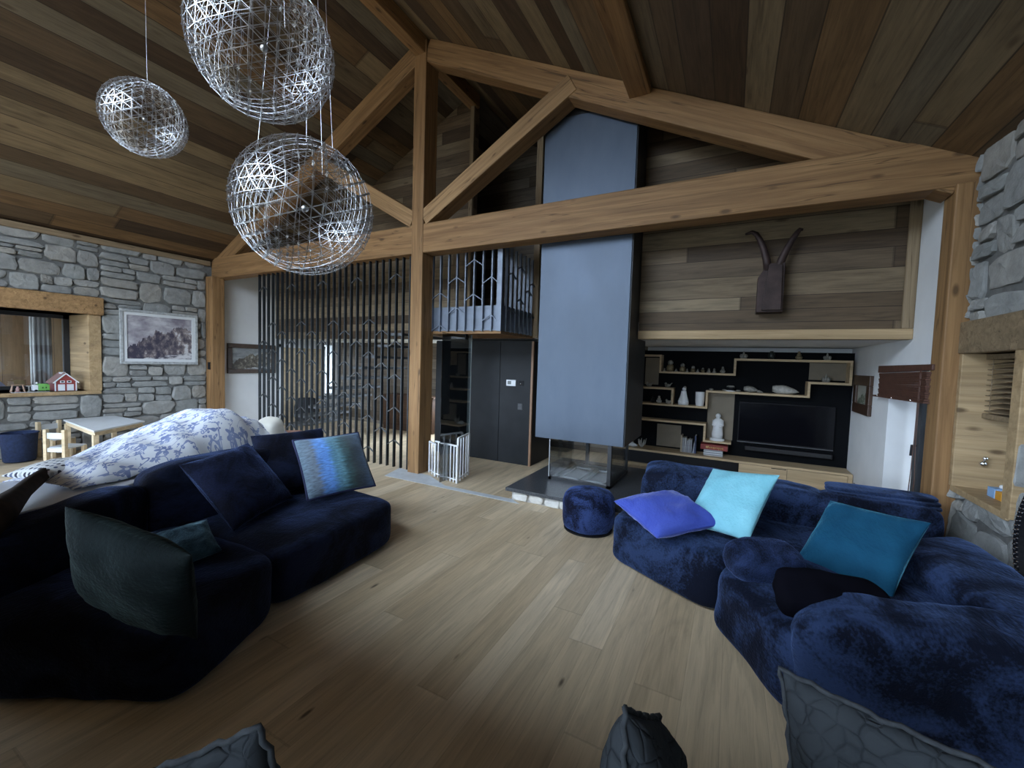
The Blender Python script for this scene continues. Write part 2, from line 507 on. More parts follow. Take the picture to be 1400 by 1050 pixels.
M_BACKWOOD = planks('old_dark_boards', 2, 0, 0.24, 3.0, [(0.17, 0.135, 0.10), (0.22, 0.18, 0.14), (0.13, 0.10, 0.07), (0.26, 0.22, 0.175)], knots=0.5, seed=6.0)
M_BEAM = timber('spruce_beam', (0.17, 0.088, 0.036), (0.34, 0.195, 0.085))
M_BEAM_PALE = timber('pale_spruce_beam', (0.22, 0.125, 0.055), (0.40, 0.245, 0.115))
M_TRIM = timber('grey_brown_trim', (0.17, 0.12, 0.07), (0.29, 0.215, 0.13))
M_LINING = timber('honey_lining', (0.29, 0.195, 0.10), (0.46, 0.33, 0.185), cracks=0.15)
M_OAK = timber('clear_oak', (0.50, 0.37, 0.22), (0.62, 0.47, 0.29), rough=0.45, cracks=0.0)
M_PLASTER = plain('white_plaster', (0.72, 0.73, 0.74), 0.9, var=0.04, scale=3, bmp=0.05)
M_MORTAR = plain('mortar', (0.13, 0.13, 0.125), 0.95, var=0.2, scale=14)
M_STEEL = None
def steel():
    m, t, b = mat('blued_steel')
    p = t.n('ShaderNodeTexCoord').outputs['Object']
    mp = t.n('ShaderNodeMapping', {'Vector': p, 'Scale': (1.2, 1.2, 0.45)})
    n1 = t.n('ShaderNodeTexNoise', {'Vector': mp, 'Scale': 2.2, 'Detail': 6.0, 'Roughness': 0.6})
    lk(t, t.ramp(n1.outputs[0], [(0.3, (0.068, 0.086, 0.116)), (0.7, (0.098, 0.121, 0.158))]), b, 'Base Color')
    b.inputs['Metallic'].default_value = 0.75
    lk(t, t.ramp(n1.outputs[0], [(0.3, (0.44,) * 3), (0.7, (0.56,) * 3)]), b, 'Roughness')
    return m
M_STEEL = steel()
M_BLACKSTEEL = plain('black_steel', (0.03, 0.032, 0.036), 0.45, 0.3, 0.2)
M_BARS = plain('dark_bar_steel', (0.028, 0.033, 0.038), 0.38, 0.35, 0.2)
M_BLACKPANEL = plain('black_panel', (0.014, 0.016, 0.019), 0.5, 0.0, 0.25, 3, 0, 0.3)
M_MEDIA = plain('media_black', (0.004, 0.0045, 0.0058), 0.6, 0.0, 0.2, 3, 0, 0.06)
M_BLACK = plain('matt_black', (0.006, 0.006, 0.008), 0.5, spec=0.25)
M_TAUPE = plain('taupe_panel', (0.20, 0.165, 0.115), 0.6, 0, 0.06)
M_WHITE = plain('white_paint', (0.75, 0.77, 0.80), 0.45, 0, 0.03)
M_CERAMIC = plain('white_ceramic', (0.75, 0.76, 0.77), 0.25, 0, 0.05)
M_CHROME = plain('chrome', (0.8, 0.8, 0.82), 0.15, 1.0)
M_DARKWOOD = timber('dark_brown_wood', (0.035, 0.018, 0.010), (0.10, 0.052, 0.028))
M_REDBROWN = plain('red_brown_stain', (0.085, 0.035, 0.022), 0.55, 0, 0.25, 20)
M_GLASS = glass('clear_glass')
M_PALEWOOD = timber('pale_birch', (0.56, 0.44, 0.28), (0.70, 0.57, 0.38), cracks=0.0)

def stone_mat():
    m, t, b = mat('grey_rubble_stone')
    g = t.n('ShaderNodeNewGeometry')
    co = t.n('ShaderNodeTexCoord').outputs['Object']
    n1 = t.n('ShaderNodeTexNoise', {'Vector': co, 'Scale': 7.0, 'Detail': 8.0, 'Roughness': 0.65})
    n2 = t.n('ShaderNodeTexNoise', {'Vector': co, 'Scale': 40.0, 'Detail': 5.0})
    c = t.ramp(g.outputs['Random Per Island'], [(0.0, (0.22, 0.23, 0.225)), (0.3, (0.30, 0.305, 0.295)), (0.55, (0.25, 0.255, 0.25)), (0.8, (0.34, 0.335, 0.315)), (1.0, (0.28, 0.27, 0.245))])
    c = t.mix(0.7, c, t.ramp(n1.outputs[0], [(0.3, (0.62,) * 3), (0.7, (1.25,) * 3)]), 'MULTIPLY')
    lk(t, c, b, 'Base Color'); b.inputs['Roughness'].default_value = 0.9; b.inputs['Specular IOR Level'].default_value = 0.2
    bump(t, b, t.m('ADD', n1.outputs[0], t.m('MULTIPLY', n2.outputs[0], 0.35)), 0.6, 0.03)
    return m
M_STONE = stone_mat()

# ------------------------------------------------------------------ room shell
XL, XW, XS, YT, AX = -10.20, 1.66, 1.78, 5.0, -4.37
YB, YEND = -3.5, 8.3
def roof(x): return 6.65 - 0.49 * abs(x - AX)

struct(obj('floor', MB().box(XL - 1.2, YB - 0.2, -0.2, XS + 1.2, YEND + 0.2, 0.0), M_FLOOR))
# two unseen openings added to brighten the far floor, one in each slope
KY0, KY1, KL, KR = -3.3, -1.35, (-8.9, -4.9), (-3.8, -0.2)
def roof_piece(mb, xa, xb, y0, y1):
    return mb.prism([(xa, y0, roof(xa)), (xb, y0, roof(xb)), (xb, y0, roof(xb) + 0.25), (xa, y0, roof(xa) + 0.25)], (0, y1 - y0, 0))
for nm, x1, kk in (('ceiling_left', XL - 1.2, KL), ('ceiling_right', XS + 1.2, KR)):
    mb = MB(); xs = sorted((AX, x1))
    roof_piece(mb, xs[0], xs[1], YB - 0.3, KY0); roof_piece(mb, xs[0], xs[1], KY1, YEND + 0.3)
    roof_piece(mb, xs[0], kk[0], KY0, KY1); roof_piece(mb, kk[1], xs[1], KY0, KY1)
    struct(obj(nm, mb, M_CEIL))
    rw = thing('window_' + ('6' if nm == 'ceiling_left' else '7'), ((kk[0] + kk[1]) / 2, -1.6, roof((kk[0] + kk[1]) / 2) + 0.1), 'added unseen roof opening for light in the ' + nm[8:] + ' slope behind the camera', 'window', kind='structure')
    for y in (KY0 + 0.04, (KY0 + KY1) / 2, KY1 - 0.04):
        obj('frame', roof_piece(MB(), kk[0], kk[1], y - 0.04, y + 0.04), M_BEAM, rw)

# left stone wall with the interior window
WY0, WY1, WZ0, WZ1 = 1.15, 3.02, 1.056, 2.42
LW0, LW1, LZ0, LZ1 = -3.3, 0.92, 0.25, 2.45       # french windows left of the camera
def wall_stone(name, X, nrm, y0, y1, z1, hole, seed, thick=0.85, solid=True):
    sgn = nrm
    hy0, hy1, hz0, hz1 = hole
    back = X - sgn * thick
    mb = MB()
    if sgn > 0: mb.box(back, y0, 0, X, LW0, z1).box(back, LW1, 0, X, hy0, z1).box(back, LW0, LZ1, X, LW1, z1).box(back, LW0, 0, X, LW1, LZ0)
    else: mb.box(back, y0, 0, X, hy0, z1)
    mb.box(back, hy1, 0, X, y1, z1).box(back, hy0, 0, X, hy1, hz0).box(back, hy0, hz1, X, hy1, z1)
    o = struct(obj(name, mb, M_MORTAR))
    st = MB()
    ys = min(hy0, y1)
    ye = 4.87 if sgn > 0 else 4.97
    e1 = 0.145 if sgn > 0 else 0.0
    rects = [(1.0 if sgn > 0 else 0.2, 0, hy0, z1), (hy1 + e1, 0, ye, z1), (hy0, 0, hy1 + e1, hz0 - (0.06 if sgn > 0 else 0)), (hy0, hz1 + (0.31 if sgn > 0 else 0), hy1 + e1, z1)]
    stones(st, rects, (X, 0, 0), (0, 1, 0), (0, 0, 1), (sgn, 0, 0), seed, 0.042 if sgn > 0 else 0.032, (0.22, 0.62), (0.15, 0.40))
    s = obj('masonry', st, M_STONE, o)
    return o
wall_l = wall_stone('wall_left', XL, 1, YB, 5.12, 3.78, (WY0, WY1, WZ0, WZ1), 5, thick=1.0)

# small lit-through room behind the interior window
win = thing('window_1', (XL - 0.9, 2.1, WZ0), 'deep timber window in the left stone wall with toys on its sill', 'window', kind='structure')
obj('lining', MB().box(XL - 0.85, WY1 - 0.03, WZ0, XL + 0.05, WY1 + 0.14, WZ1 + 0.02), M_LINING, win, bevel=0.006)
obj('lining', MB().box(XL - 0.85, WY0 - 0.1, WZ0, XL + 0.05, WY0 + 0.03, WZ1 + 0.02), M_LINING, win, bevel=0.006)
obj('sill', MB().box(XL - 0.95, WY0 - 0.08, WZ0 - 0.06, XL + 0.075, WY1 + 0.12, WZ0), M_LINING, win, bevel=0.006)
obj('lintel', MB().box(XL - 0.9, WY0 - 0.45, WZ1, XL + 0.10, WY1 + 0.17, WZ1 + 0.31), M_BEAM_PALE, win, bevel=0.012)
fx = XL - 0.86
fr = MB().box(fx - 0.05, WY0, WZ0, fx + 0.03, WY0 + 0.08, WZ1).box(fx - 0.05, WY1 - 0.11, WZ0, fx + 0.03, WY1 - 0.02, WZ1).box(fx - 0.05, WY0, WZ0, fx + 0.03, WY1, WZ0 + 0.06).box(fx - 0.05, WY0, WZ1 - 0.07, fx + 0.03, WY1, WZ1)
obj('sash_frame', fr, M_BLACKSTEEL, win)
obj('pane', MB().box(fx - 0.012, WY0 + 0.05, WZ0 + 0.04, fx - 0.004, WY1 - 0.05, WZ1 - 0.04), M_GLASS, win)
M_ROOMWOOD = planks('brown_room_boards', 1, 2, 0.35, 3.0, [(0.36, 0.235, 0.12), (0.43, 0.285, 0.15), (0.30, 0.19, 0.10)], gap=0.01, grain=0.6)
bx = XL - 2.6
struct(obj('wall_bedroom', MB().box(bx - 0.1, 1.05, 0.3, bx, 4.6, 2.9).box(bx, 4.6, 0.3, XL - 1.0, 4.7, 2.9).box(bx, 1.05, 2.9, XL - 1.0, 4.6, 3.0).box(bx, 1.05, 0.25, XL - 1.0, 4.6, 0.35), M_ROOMWOOD))
cur = MB(); cy0 = hx((43, 470), bx + 0.5).y
for i in range(9):
    y = cy0 + i * 0.032
    cur.tube([(bx + 0.5 + 0.03 * (i % 2), y, 0.36), (bx + 0.5 + 0.03 * (i % 2), y, 2.85)], 0.026, 8)
tag(obj('curtain', cur, plain('grey_curtain', (0.30, 0.29, 0.27), 0.9, 0, 0.1), smooth=True), 'pale grey curtain hanging behind the left interior window', 'curtain')
mb = soft_hex(quad_block([(bx + 0.25, 1.3), (bx + 1.3, 1.3), (bx + 1.3, 2.35), (bx + 0.25, 2.35)], 0.36, 1.24), n=14, e=4, lump=0.10, lscale=2.4)
tag(obj('bedding', mb, plain('lilac_bedding', (0.36, 0.38, 0.58), 0.9, 0, 0.35, 5), smooth=True), 'lilac bedding heaped in the room behind the left interior window', 'bedding')

# right stone wall with window niche
NY0, NY1, NZ0, NZ1 = 4.14, 4.93, 0.85, 1.99
wall_r = wall_stone('wall_right', XS, -1, YB, 5.2, 3.9, (NY0, NY1, NZ0, NZ1 + 0.24), 11, thick=0.7)
w2 = thing('window_2', (XS + 0.3, 4.3, NZ0), 'timber lined window niche in the right stone wall', 'window', kind='structure')
obj('lining', MB().box(XS - 0.055, NY1 - 0.02, NZ0, XS + 0.62, NY1 + 0.035, NZ1 + 0.24), M_LINING, w2, bevel=0.006)
obj('jamb', MB().box(XS - 0.06, NY0 - 0.09, NZ0 - 0.02, XS + 0.05, NY0 + 0.02, NZ1 + 0.02), M_LINING, w2, bevel=0.006)
obj('lining', MB().box(XS + 0.05, NY0 - 0.06, NZ0, XS + 0.62, NY0 + 0.03, NZ1 + 0.24), M_LINING, w2)
obj('sill', MB().box(XS - 0.05, NY0 - 0.03, NZ0 - 0.045, XS + 0.60, NY1 + 0.02, NZ0 + 0.006), M_LINING, w2, bevel=0.005)
obj('lintel', MB().box(XS - 0.07, NY0 - 0.6, NZ1, XS + 0.3, NY1 + 0.03, NZ1 + 0.27), M_TRIM, w2, bevel=0.01)
obj('head', MB().box(XS + 0.02, NY0, NZ1, XS + 0.6, NY1, NZ1 + 0.05), M_LINING, w2)
fxr = XS + 0.60
obj('sash_frame', MB().box(fxr, NY0, NZ0, fxr + 0.05, NY0 + 0.06, NZ1).box(fxr, NY1 - 0.06, NZ0, fxr + 0.05, NY1, NZ1).box(fxr, NY0, NZ0, fxr + 0.05, NY1, NZ0 + 0.06).box(fxr, NY0, NZ1 - 0.06, fxr + 0.05, NY1, NZ1), M_TRIM, w2)
obj('pane', MB().box(fxr + 0.02, NY0 + 0.05, NZ0 + 0.05, fxr + 0.028, NY1 - 0.05, NZ1 - 0.05), M_GLASS, w2)
obj('latch', MB().ball((hy((1344, 634), NY1 - 0.05).x, NY1 - 0.05, hy((1344, 634), NY1 - 0.05).z), 0.026).ball((hy((1347, 627), NY1 - 0.05).x, NY1 - 0.05, hy((1347, 627), NY1 - 0.05).z), 0.019), M_CHROME, w2, smooth=True)

# venetian blind in the niche: slats leaning on the far reveal
bl = thing('venetian_blind', (XS + 0.2, 4.4, 1.5), 'wooden slatted blind hanging in the right window niche', 'blind')
for i in range(10):
    z = 1.525 + i * 0.043
    obj('slat', MB().hexa([(XS + 0.10, NY0 + 0.08, z - 0.012), (XS + 0.22, NY0 + 0.08, z + 0.012), (XS + 0.22, NY1 - 0.03, z + 0.012), (XS + 0.10, NY1 - 0.03, z - 0.012),
                           (XS + 0.10, NY0 + 0.08, z - 0.007), (XS + 0.22, NY0 + 0.08, z + 0.017), (XS + 0.22, NY1 - 0.03, z + 0.017), (XS + 0.10, NY1 - 0.03, z - 0.007)]), M_TRIM, bl)
obj('bottom_rail', MB().box(XS + 0.09, NY0 + 0.08, 1.455, XS + 0.23, NY1 - 0.02, 1.495), M_TRIM, bl, bevel=0.006)
obj('head_rail', MB().box(XS + 0.09, NY0 + 0.06, 1.945, XS + 0.23, NY1 - 0.02, 1.985), M_TRIM, bl)
for yy in (NY0 + 0.25, NY1 - 0.12):
    obj('cord', MB().tube([(XS + 0.095, yy, 1.5), (XS + 0.095, yy, 1.97)], 0.003, 5), M_TRIM, bl)

# white walls beyond the truss
DY0, DY1 = 5.32, 6.42       # terrace door recess in the right white wall
DZ = 1.86
mb = MB().box(XW, 5.16, 0, XW + 0.5, DY0, 5.2).box(XW, DY1, 0, XW + 0.5, YEND, 5.2).box(XW, DY0, DZ, XW + 0.5, DY1, 5.2)
struct(obj('wall_right_plaster', mb, M_PLASTER))
HW0, HW1, HWZ0, HWZ1 = 7.86, 8.12, 0.75, 2.12
mb = MB().box(XL - 0.5, 5.12, 0, XL, HW0, 5.2).box(XL - 0.5, HW1, 0, XL, YEND, 5.2).box(XL - 0.5, HW0, 0, XL, HW1, HWZ0).box(XL - 0.5, HW0, HWZ1, XL, HW1, 5.2)
struct(obj('wall_left_plaster', mb, M_PLASTER))
# end wall of the low rooms
BW0, BW1, BWZ0, BWZ1 = -6.3, -4.5, 0.7, 2.1      # unseen opening added to brighten the hall, behind the cupboard
struct(obj('wall_back', MB().box(XL - 0.5, YEND, 0, BW0, YEND + 0.15, 6.6).box(BW1, YEND, 0, -1.45, YEND + 0.15, 6.6).box(BW0, YEND, 0, BW1, YEND + 0.15, BWZ0).box(BW0, YEND, BWZ1, BW1, YEND + 0.15, 6.6), M_BACKWOOD))
struct(obj('wall_back_plaster', MB().box(-1.45, YEND, 0, XW + 0.5, YEND + 0.15, 5.3), M_PLASTER))
# boarded wall fronts above the low rooms
YR, YL = 5.85, 6.44
def gable(name, x0, x1, y, z0, th, m):
    pts = [(x0, y, z0), (x1, y, z0), (x1, y, roof(x1))]
    if x0 < AX < x1: pts.append((AX, y, roof(AX)))
    pts.append((x0, y, roof(x0)))
    return struct(obj(name, MB().prism(pts, (0, th, 0)), m))
gable('wall_mezzanine_right', -1.16, XW + 0.1, YR, 2.17, 0.12, M_WALLWOOD)
gable('wall_mezzanine_left', XL - 0.3, -4.32, YL, 2.21, 0.12, M_WALLWOOD)
struct(obj('ceiling_low_right', MB().box(-1.45, YR + 0.01, 2.175, XW + 0.1, YEND + 0.1, 2.40), M_PLASTER))
struct(obj('ceiling_low_left', MB().box(XL - 0.3, YL + 0.01, 2.215, -1.45, YEND + 0.1, 2.40), M_PLASTER))
# trims on the boarded walls
beam('trim_1', (-1.16, YR - 0.018, 2.225), (XW, YR - 0.018, 2.225), 0.04, 0.115, M_LINING)
beam('trim_2', (1.61, YR - 0.018, 2.28), (1.61, YR - 0.018, 3.75), 0.10, 0.04, M_TRIM, up=(0, 1, 0))
beam('trim_3', (-2.98, 6.42, 2.22), (-2.98, 6.42, 5.9), 0.115, 0.12, M_TRIM, up=(0, 1, 0))
beam('trim_4', (-4.355, 6.41, 2.25), (-4.355, 6.41, 6.45), 0.085, 0.06, M_TRIM, up=(0, 1, 0))

# gable wall behind the camera with the tall glazing that lights the room
GX0, GX1, GZ0, GZ1 = -9.2, 1.2, 0.95, 2.55      # long window band
HX0, HX1, HZ0 = -7.4, -1.4, 4.1                # glazing up in the gable
mb = MB().box(XL - 1.2, YB - 0.25, 0, XS + 1.2, YB, GZ0).box(XL - 1.2, YB - 0.25, GZ0, GX0, YB, GZ1).box(GX1, YB - 0.25, GZ0, XS + 1.2, YB, GZ1)
mb.prism([(XL - 1.2, YB, GZ1), (XS + 1.2, YB, GZ1), (XS + 1.2, YB, roof(XS + 1.2)), (HX1, YB, HZ0), (HX0, YB, HZ0), (XL - 1.2, YB, roof(XL - 1.2))], (0, -0.25, 0))
for (x0, x1) in ((XL - 1.2, HX0), (HX1, XS + 1.2)):
    xi = HX0 if x0 < AX - 5 else HX1; xo = x0 if xi == HX0 else x1
    mb.prism([(xo, YB, roof(xo) - 0.01), (xi, YB, HZ0), (xi, YB, roof(xi))], (0, -0.25, 0))
struct(obj('wall_front', mb, M_WALLWOOD))
gw = thing('window_3', ((GX0 + GX1) / 2, YB - 0.12, GZ0), 'long window band behind the camera', 'window', kind='structure')
for x in (GX0 + 0.04, -6.6, -4.0, -1.4, GX1 - 0.04):
    obj('mullion', MB().box(x - 0.04, YB - 0.2, GZ0, x + 0.04, YB - 0.05, GZ1), M_BEAM, gw)
gw = thing('window_4', (AX, YB - 0.12, HZ0), 'gable glazing under the ridge behind the camera', 'window', kind='structure')
for x in (HX0 + 0.04, AX, HX1 - 0.04):
    obj('mullion', MB().box(x - 0.04, YB - 0.2, HZ0, x + 0.04, YB - 0.05, roof(x) - 0.02), M_BEAM, gw)
struct(obj('ceiling_shade_slab', MB().box(XL, YB, 2.60, XS, 0.2, 2.85), M_CEIL))  # unseen slab added to keep gable light off the near floor
struct(obj('wall_shade_blocker', MB().box(-5.5, -0.95, 0, XS, -0.70, 1.12), M_WALLWOOD))  # unseen half wall added to shade the near floor from the window band
gw = thing('window_5', (XL - 0.5, (LW0 + LW1) / 2, LZ0), 'french windows in the left wall beside the camera', 'window', kind='structure')
for y in (LW0 + 0.04, LW0 + 1.4, LW0 + 2.8, LW1 - 0.04):
    obj('mullion', MB().box(XL - 0.6, y - 0.04, LZ0, XL - 0.5, y + 0.04, LZ1), M_BEAM, gw)

# ------------------------------------------------------------------ roof truss (fixed structure)
D_T = 0.26          # depth of the timbers in Y
yc = YT + D_T / 2
beam('tie_beam', (XL - 0.1, yc, 3.65), (XW + 0.60, yc, 3.65), D_T, 0.44, M_BEAM, label='long horizontal tie beam crossing the room in front of the chimney', cat='beam')
beam('king_post', (AX, YT - 0.012 + 0.15, 0.0), (AX, YT - 0.012 + 0.15, 6.56), 0.225, 0.30, M_BEAM, up=(0, -1, 0), label='upright timber post in the middle of the truss', cat='post')
for nm, sg in (('rafter', -1), ('rafter', 1)):
    x1 = AX + sg * 6.05
    dz = 0.175
    beam(nm, (AX + sg * 0.10, yc, roof(AX + sg * 0.10) - dz), (x1, yc, roof(x1) - dz), D_T - 0.02, 0.31, M_BEAM,
         label='sloping rafter of the truss running down to the ' + ('left stone wall' if sg < 0 else 'right stone wall'), cat='rafter')
    beam('strut', (AX + sg * 0.10, yc, 3.95), (AX + sg * 2.44, yc, 5.30), 0.27, 0.24, M_BEAM_PALE,
         label='diagonal strut of the truss ' + ('behind the lowest round lamp' if sg < 0 else 'rising to the right beside the chimney'), cat='strut')
beam('ridge_beam', (AX, YB, 6.50), (AX, 6.50, 6.50), 0.19, 0.26, M_BEAM, label='ridge beam running along the top of the ceiling', cat='beam')
beam('purlin', (-1.10, YB, 5.03), (-1.10, 5.12, 5.03), 0.245, 0.24, M_BEAM, label='purlin under the right ceiling slope above the chimney', cat='beam')
beam('wall_post', (XL + 0.135, 5.0, 0), (XL + 0.135, 5.0, 3.45), 0.27, 0.25, M_BEAM, up=(0, -1, 0), label='timber post at the far end of the left stone wall', cat='post')
beam('wall_post', (1.735, 5.09, 0), (1.735, 5.09, 3.45), 0.23, 0.24, M_BEAM, up=(0, -1, 0), label='timber post at the far end of the right stone wall', cat='post')
# wall plates under the eaves
beam('trim_5', (XL + 0.03, YB, 3.735), (XL + 0.03, 4.95, 3.735), 0.09, 0.10, M_TRIM)

# sockets
tag(obj('light_switch', MB().box(XL + 0.10, 4.858, 1.44, XL + 0.19, 4.874, 1.60), M_BLACK, bevel=0.004), 'black double switch on the left timber post', 'switch')
p = hx((1169, 666), XW)
tag(obj('wall_socket', MB().box(XW - 0.012, p.y - 0.05, p.z - 0.05, XW, p.y + 0.05, p.z + 0.05), plain('socket_grey', (0.05, 0.05, 0.055), 0.4), bevel=0.003), 'dark socket low on the right white wall', 'socket')

# terrace door ajar in the recess
dr = thing('door_1', (2.1, 5.9, 0), 'dark framed terrace door in the white recess on the right', 'door', kind='structure')
xd = XW + 0.46
obj('door_frame', MB().box(xd, DY0, 0, xd + 0.06, DY0 + 0.07, DZ).box(xd, DY1 - 0.07, 0, xd + 0.06, DY1, DZ).box(xd, DY0, DZ - 0.07, xd + 0.06, DY1, DZ), M_BLACKSTEEL, dr)
# leaf: hinge at the near jamb, free edge swung into the room
h0 = V((xd - 0.02, DY0 + 0.05, 0)); e0 = V((1.895, 6.28, 0)); dv = (e0 - h0); L = dv.length; dv.normalize(); nv = V((-dv.y, dv.x, 0))
def leaf(mb, s0, s1, z0, z1, th=0.06):
    a, b = h0 + dv * s0, h0 + dv * s1
    return mb.hexa([a - nv * th / 2 + V((0, 0, z0)), b - nv * th / 2 + V((0, 0, z0)), b + nv * th / 2 + V((0, 0, z0)), a + nv * th / 2 + V((0, 0, z0)),
                    a - nv * th / 2 + V((0, 0, z1)), b - nv * th / 2 + V((0, 0, z1)), b + nv * th / 2 + V((0, 0, z1)), a + nv * th / 2 + V((0, 0, z1))])
lm = MB(); leaf(lm, 0, 0.08, 0.02, DZ - 0.06); leaf(lm, L - 0.09, L, 0.02, DZ - 0.06); leaf(lm, 0.08, L - 0.09, 0.02, 0.12); leaf(lm, 0.08, L - 0.09, DZ - 0.15, DZ - 0.06)
obj('door_leaf', lm, M_BLACKSTEEL, dr, bevel=0.004)
obj('pane', leaf(MB(), 0.07, L - 0.08, 0.1, DZ - 0.14, 0.012), M_GLASS, dr)
hb = h0 + dv * (L - 0.05) + V((0, 0, 1.0))
for sg in (1, -1):
    obj('handle', MB().tube([hb, hb + nv * sg * 0.075], 0.011).tube([hb + nv * sg * 0.07 + V((0, 0, 0.008)), hb + nv * sg * 0.075 + V((0, 0, -0.115))], 0.012), M_BLACK, dr)
# ground outside the door
struct(obj('ground_outside', MB().box(XW + 0.52, 3.5, -0.25, 6.5, 9.5, -0.05), plain('pale_terrace', (0.62, 0.63, 0.65), 0.9, 0, 0.1)))

struct(obj('wall_sky_blocker', MB().box(4.3, 3.4, -0.1, 4.5, 9.5, 3.2).box(XW + 0.52, 3.4, 2.6, 4.4, 9.5, 2.75).box(XW + 0.75, 3.2, -0.1, 4.4, 3.4, 1.7), plain('blocker_grey', (0.30, 0.31, 0.33), 0.9, 0, 0.1)))  # unseen wall and overhang added to dim the daylight at the door
# roman shade stack over the door
rb = thing('shade', (1.62, 5.9, 1.9), 'brown pleated shade pulled up in a crooked stack above the terrace door', 'shade')
obj('head_rail', MB().hexa([(1.60, 5.10, 1.845), (1.655, 5.10, 1.845), (1.655, 6.66, 1.81), (1.60, 6.66, 1.81), (1.60, 5.10, 1.90), (1.655, 5.10, 1.90), (1.655, 6.66, 1.895), (1.60, 6.66, 1.895)]), M_REDBROWN, rb, bevel=0.006)
n = 13
for i in range(n):
    f = i / (n - 1)
    za = 1.835 - 0.255 * f - 0.022; zb = 1.80 - 0.245 * f - 0.02
    j = 0.012 * ((i * 7) % 3 - 1)
    obj('pleat', MB().hexa([(1.59 + j * 0.6, 5.17 + j, za), (1.65, 5.17 + j, za), (1.65, 6.55 + j, zb), (1.59 + j * 0.6, 6.55 + j, zb),
                            (1.59 + j * 0.6, 5.17 + j, za + 0.018), (1.65, 5.17 + j, za + 0.018), (1.65, 6.55 + j, zb + 0.022), (1.59 + j * 0.6, 6.55 + j, zb + 0.022)]), M_REDBROWN, rb)
obj('bottom_rail', MB().hexa([(1.575, 5.15, 1.535), (1.655, 5.15, 1.535), (1.655, 6.70, 1.515), (1.575, 6.70, 1.515), (1.575, 5.15, 1.553), (1.655, 5.15, 1.553), (1.655, 6.70, 1.535), (1.575, 6.70, 1.535)]), M_REDBROWN, rb)
for k, (yy, zz) in enumerate(((5.45, 1.545), (6.0, 1.535), (6.5, 1.53))):
    obj('rivet', MB().ball((1.573, yy, zz), 0.008, 8, 6), M_CHROME, rb)
obj('cord', MB().tube([(1.585, 5.30, 1.84), (1.58, 5.30, 1.2), (1.58, 5.32, 0.9), (1.57, 5.33, 0.45)], 0.004, 5), M_REDBROWN, rb)
obj('cord', MB().tube([(1.585, 5.28, 1.84), (1.58, 5.26, 1.1), (1.58, 5.22, 0.8), (1.57, 5.24, 0.42)], 0.004, 5), M_REDBROWN, rb)
# ------------------------------------------------------------------ chimney, hearth
CX0, CX1, CY0, CY1, CZ = -2.415, -1.165, 5.31, 6.43, 0.755
fp = thing('fireplace', ((CX0 + CX1) / 2, 5.85, 0.17), 'hanging fireplace with tall blue-grey steel hood and glass firebox', 'fireplace')
hood = MB().prism([(CX0, CY0 + 0.02, CZ), (CX1, CY0 + 0.02, CZ), (CX1, CY0 + 0.02, roof(CX1) + 0.02), (CX0, CY0 + 0.02, roof(CX0) + 0.02)], (0, CY1 - CY0 - 0.02, 0))
obj('hood_casing', hood, M_BLACKSTEEL, fp)
obj('front_plate', MB().prism([(CX0, CY0, CZ), (CX1 - 0.012, CY0, CZ), (CX1 - 0.012, CY0, 5.02), (CX0, CY0, 5.10)], (0, 0.018, 0)), M_STEEL, fp, bevel=0.003)
gx0, gx1, gy0, gy1, gz = -2.215, -1.335, 5.36, 6.40, 0.17
obj('base_frame', MB().box(gx0, gy0, gz, gx1, gy0 + 0.045, gz + 0.04).box(gx0, gy1 - 0.045, gz, gx1, gy1, gz + 0.04).box(gx0, gy0, gz, gx0 + 0.045, gy1, gz + 0.04).box(gx1 - 0.045, gy0, gz, gx1, gy1, gz + 0.04), M_BLACKSTEEL, fp)
gr = MB()
for i in range(2):
    a = gx0 + 0.12 + i * 0.36
    gr.box(a, gy0 + 0.15, gz + 0.005, a + 0.30, gy0 + 0.18, gz + 0.03).box(a, gy1 - 0.25, gz + 0.005, a + 0.30, gy1 - 0.22, gz + 0.03).box(a, gy0 + 0.15, gz + 0.005, a + 0.03, gy1 - 0.22, gz + 0.03).box(a + 0.27, gy0 + 0.15, gz + 0.005, a + 0.30, gy1 - 0.22, gz + 0.03)
obj('grate', gr, plain('ash_steel', (0.22, 0.23, 0.24), 0.5, 0.5), fp)
for (x, y) in ((gx1 - 0.05, gy0), (gx0 + 0.22, gy1 - 0.05), (gx1 - 0.05, gy1 - 0.05)):
    obj('corner_post', MB().box(x, y, gz, x + 0.05, y + 0.05, CZ + 0.01), M_BLACKSTEEL, fp)
obj('edge_strip', MB().box(gx0, gy0, gz, gx0 + 0.012, gy0 + 0.012, CZ + 0.01), plain('strip_steel', (0.4, 0.42, 0.44), 0.4, 0.8), fp)
obj('pane', MB().box(gx0 + 0.01, gy0 + 0.01, gz + 0.03, gx1 - 0.04, gy0 + 0.016, CZ), M_GLASS, fp)
obj('pane', MB().box(gx1 - 0.02, gy0 + 0.05, gz + 0.03, gx1 - 0.014, gy1 - 0.05, CZ), M_GLASS, fp)
obj('pane', MB().box(gx0 + 0.006, gy0 + 0.02, gz + 0.03, gx0 + 0.012, gy1 - 0.02, CZ), M_GLASS, fp)

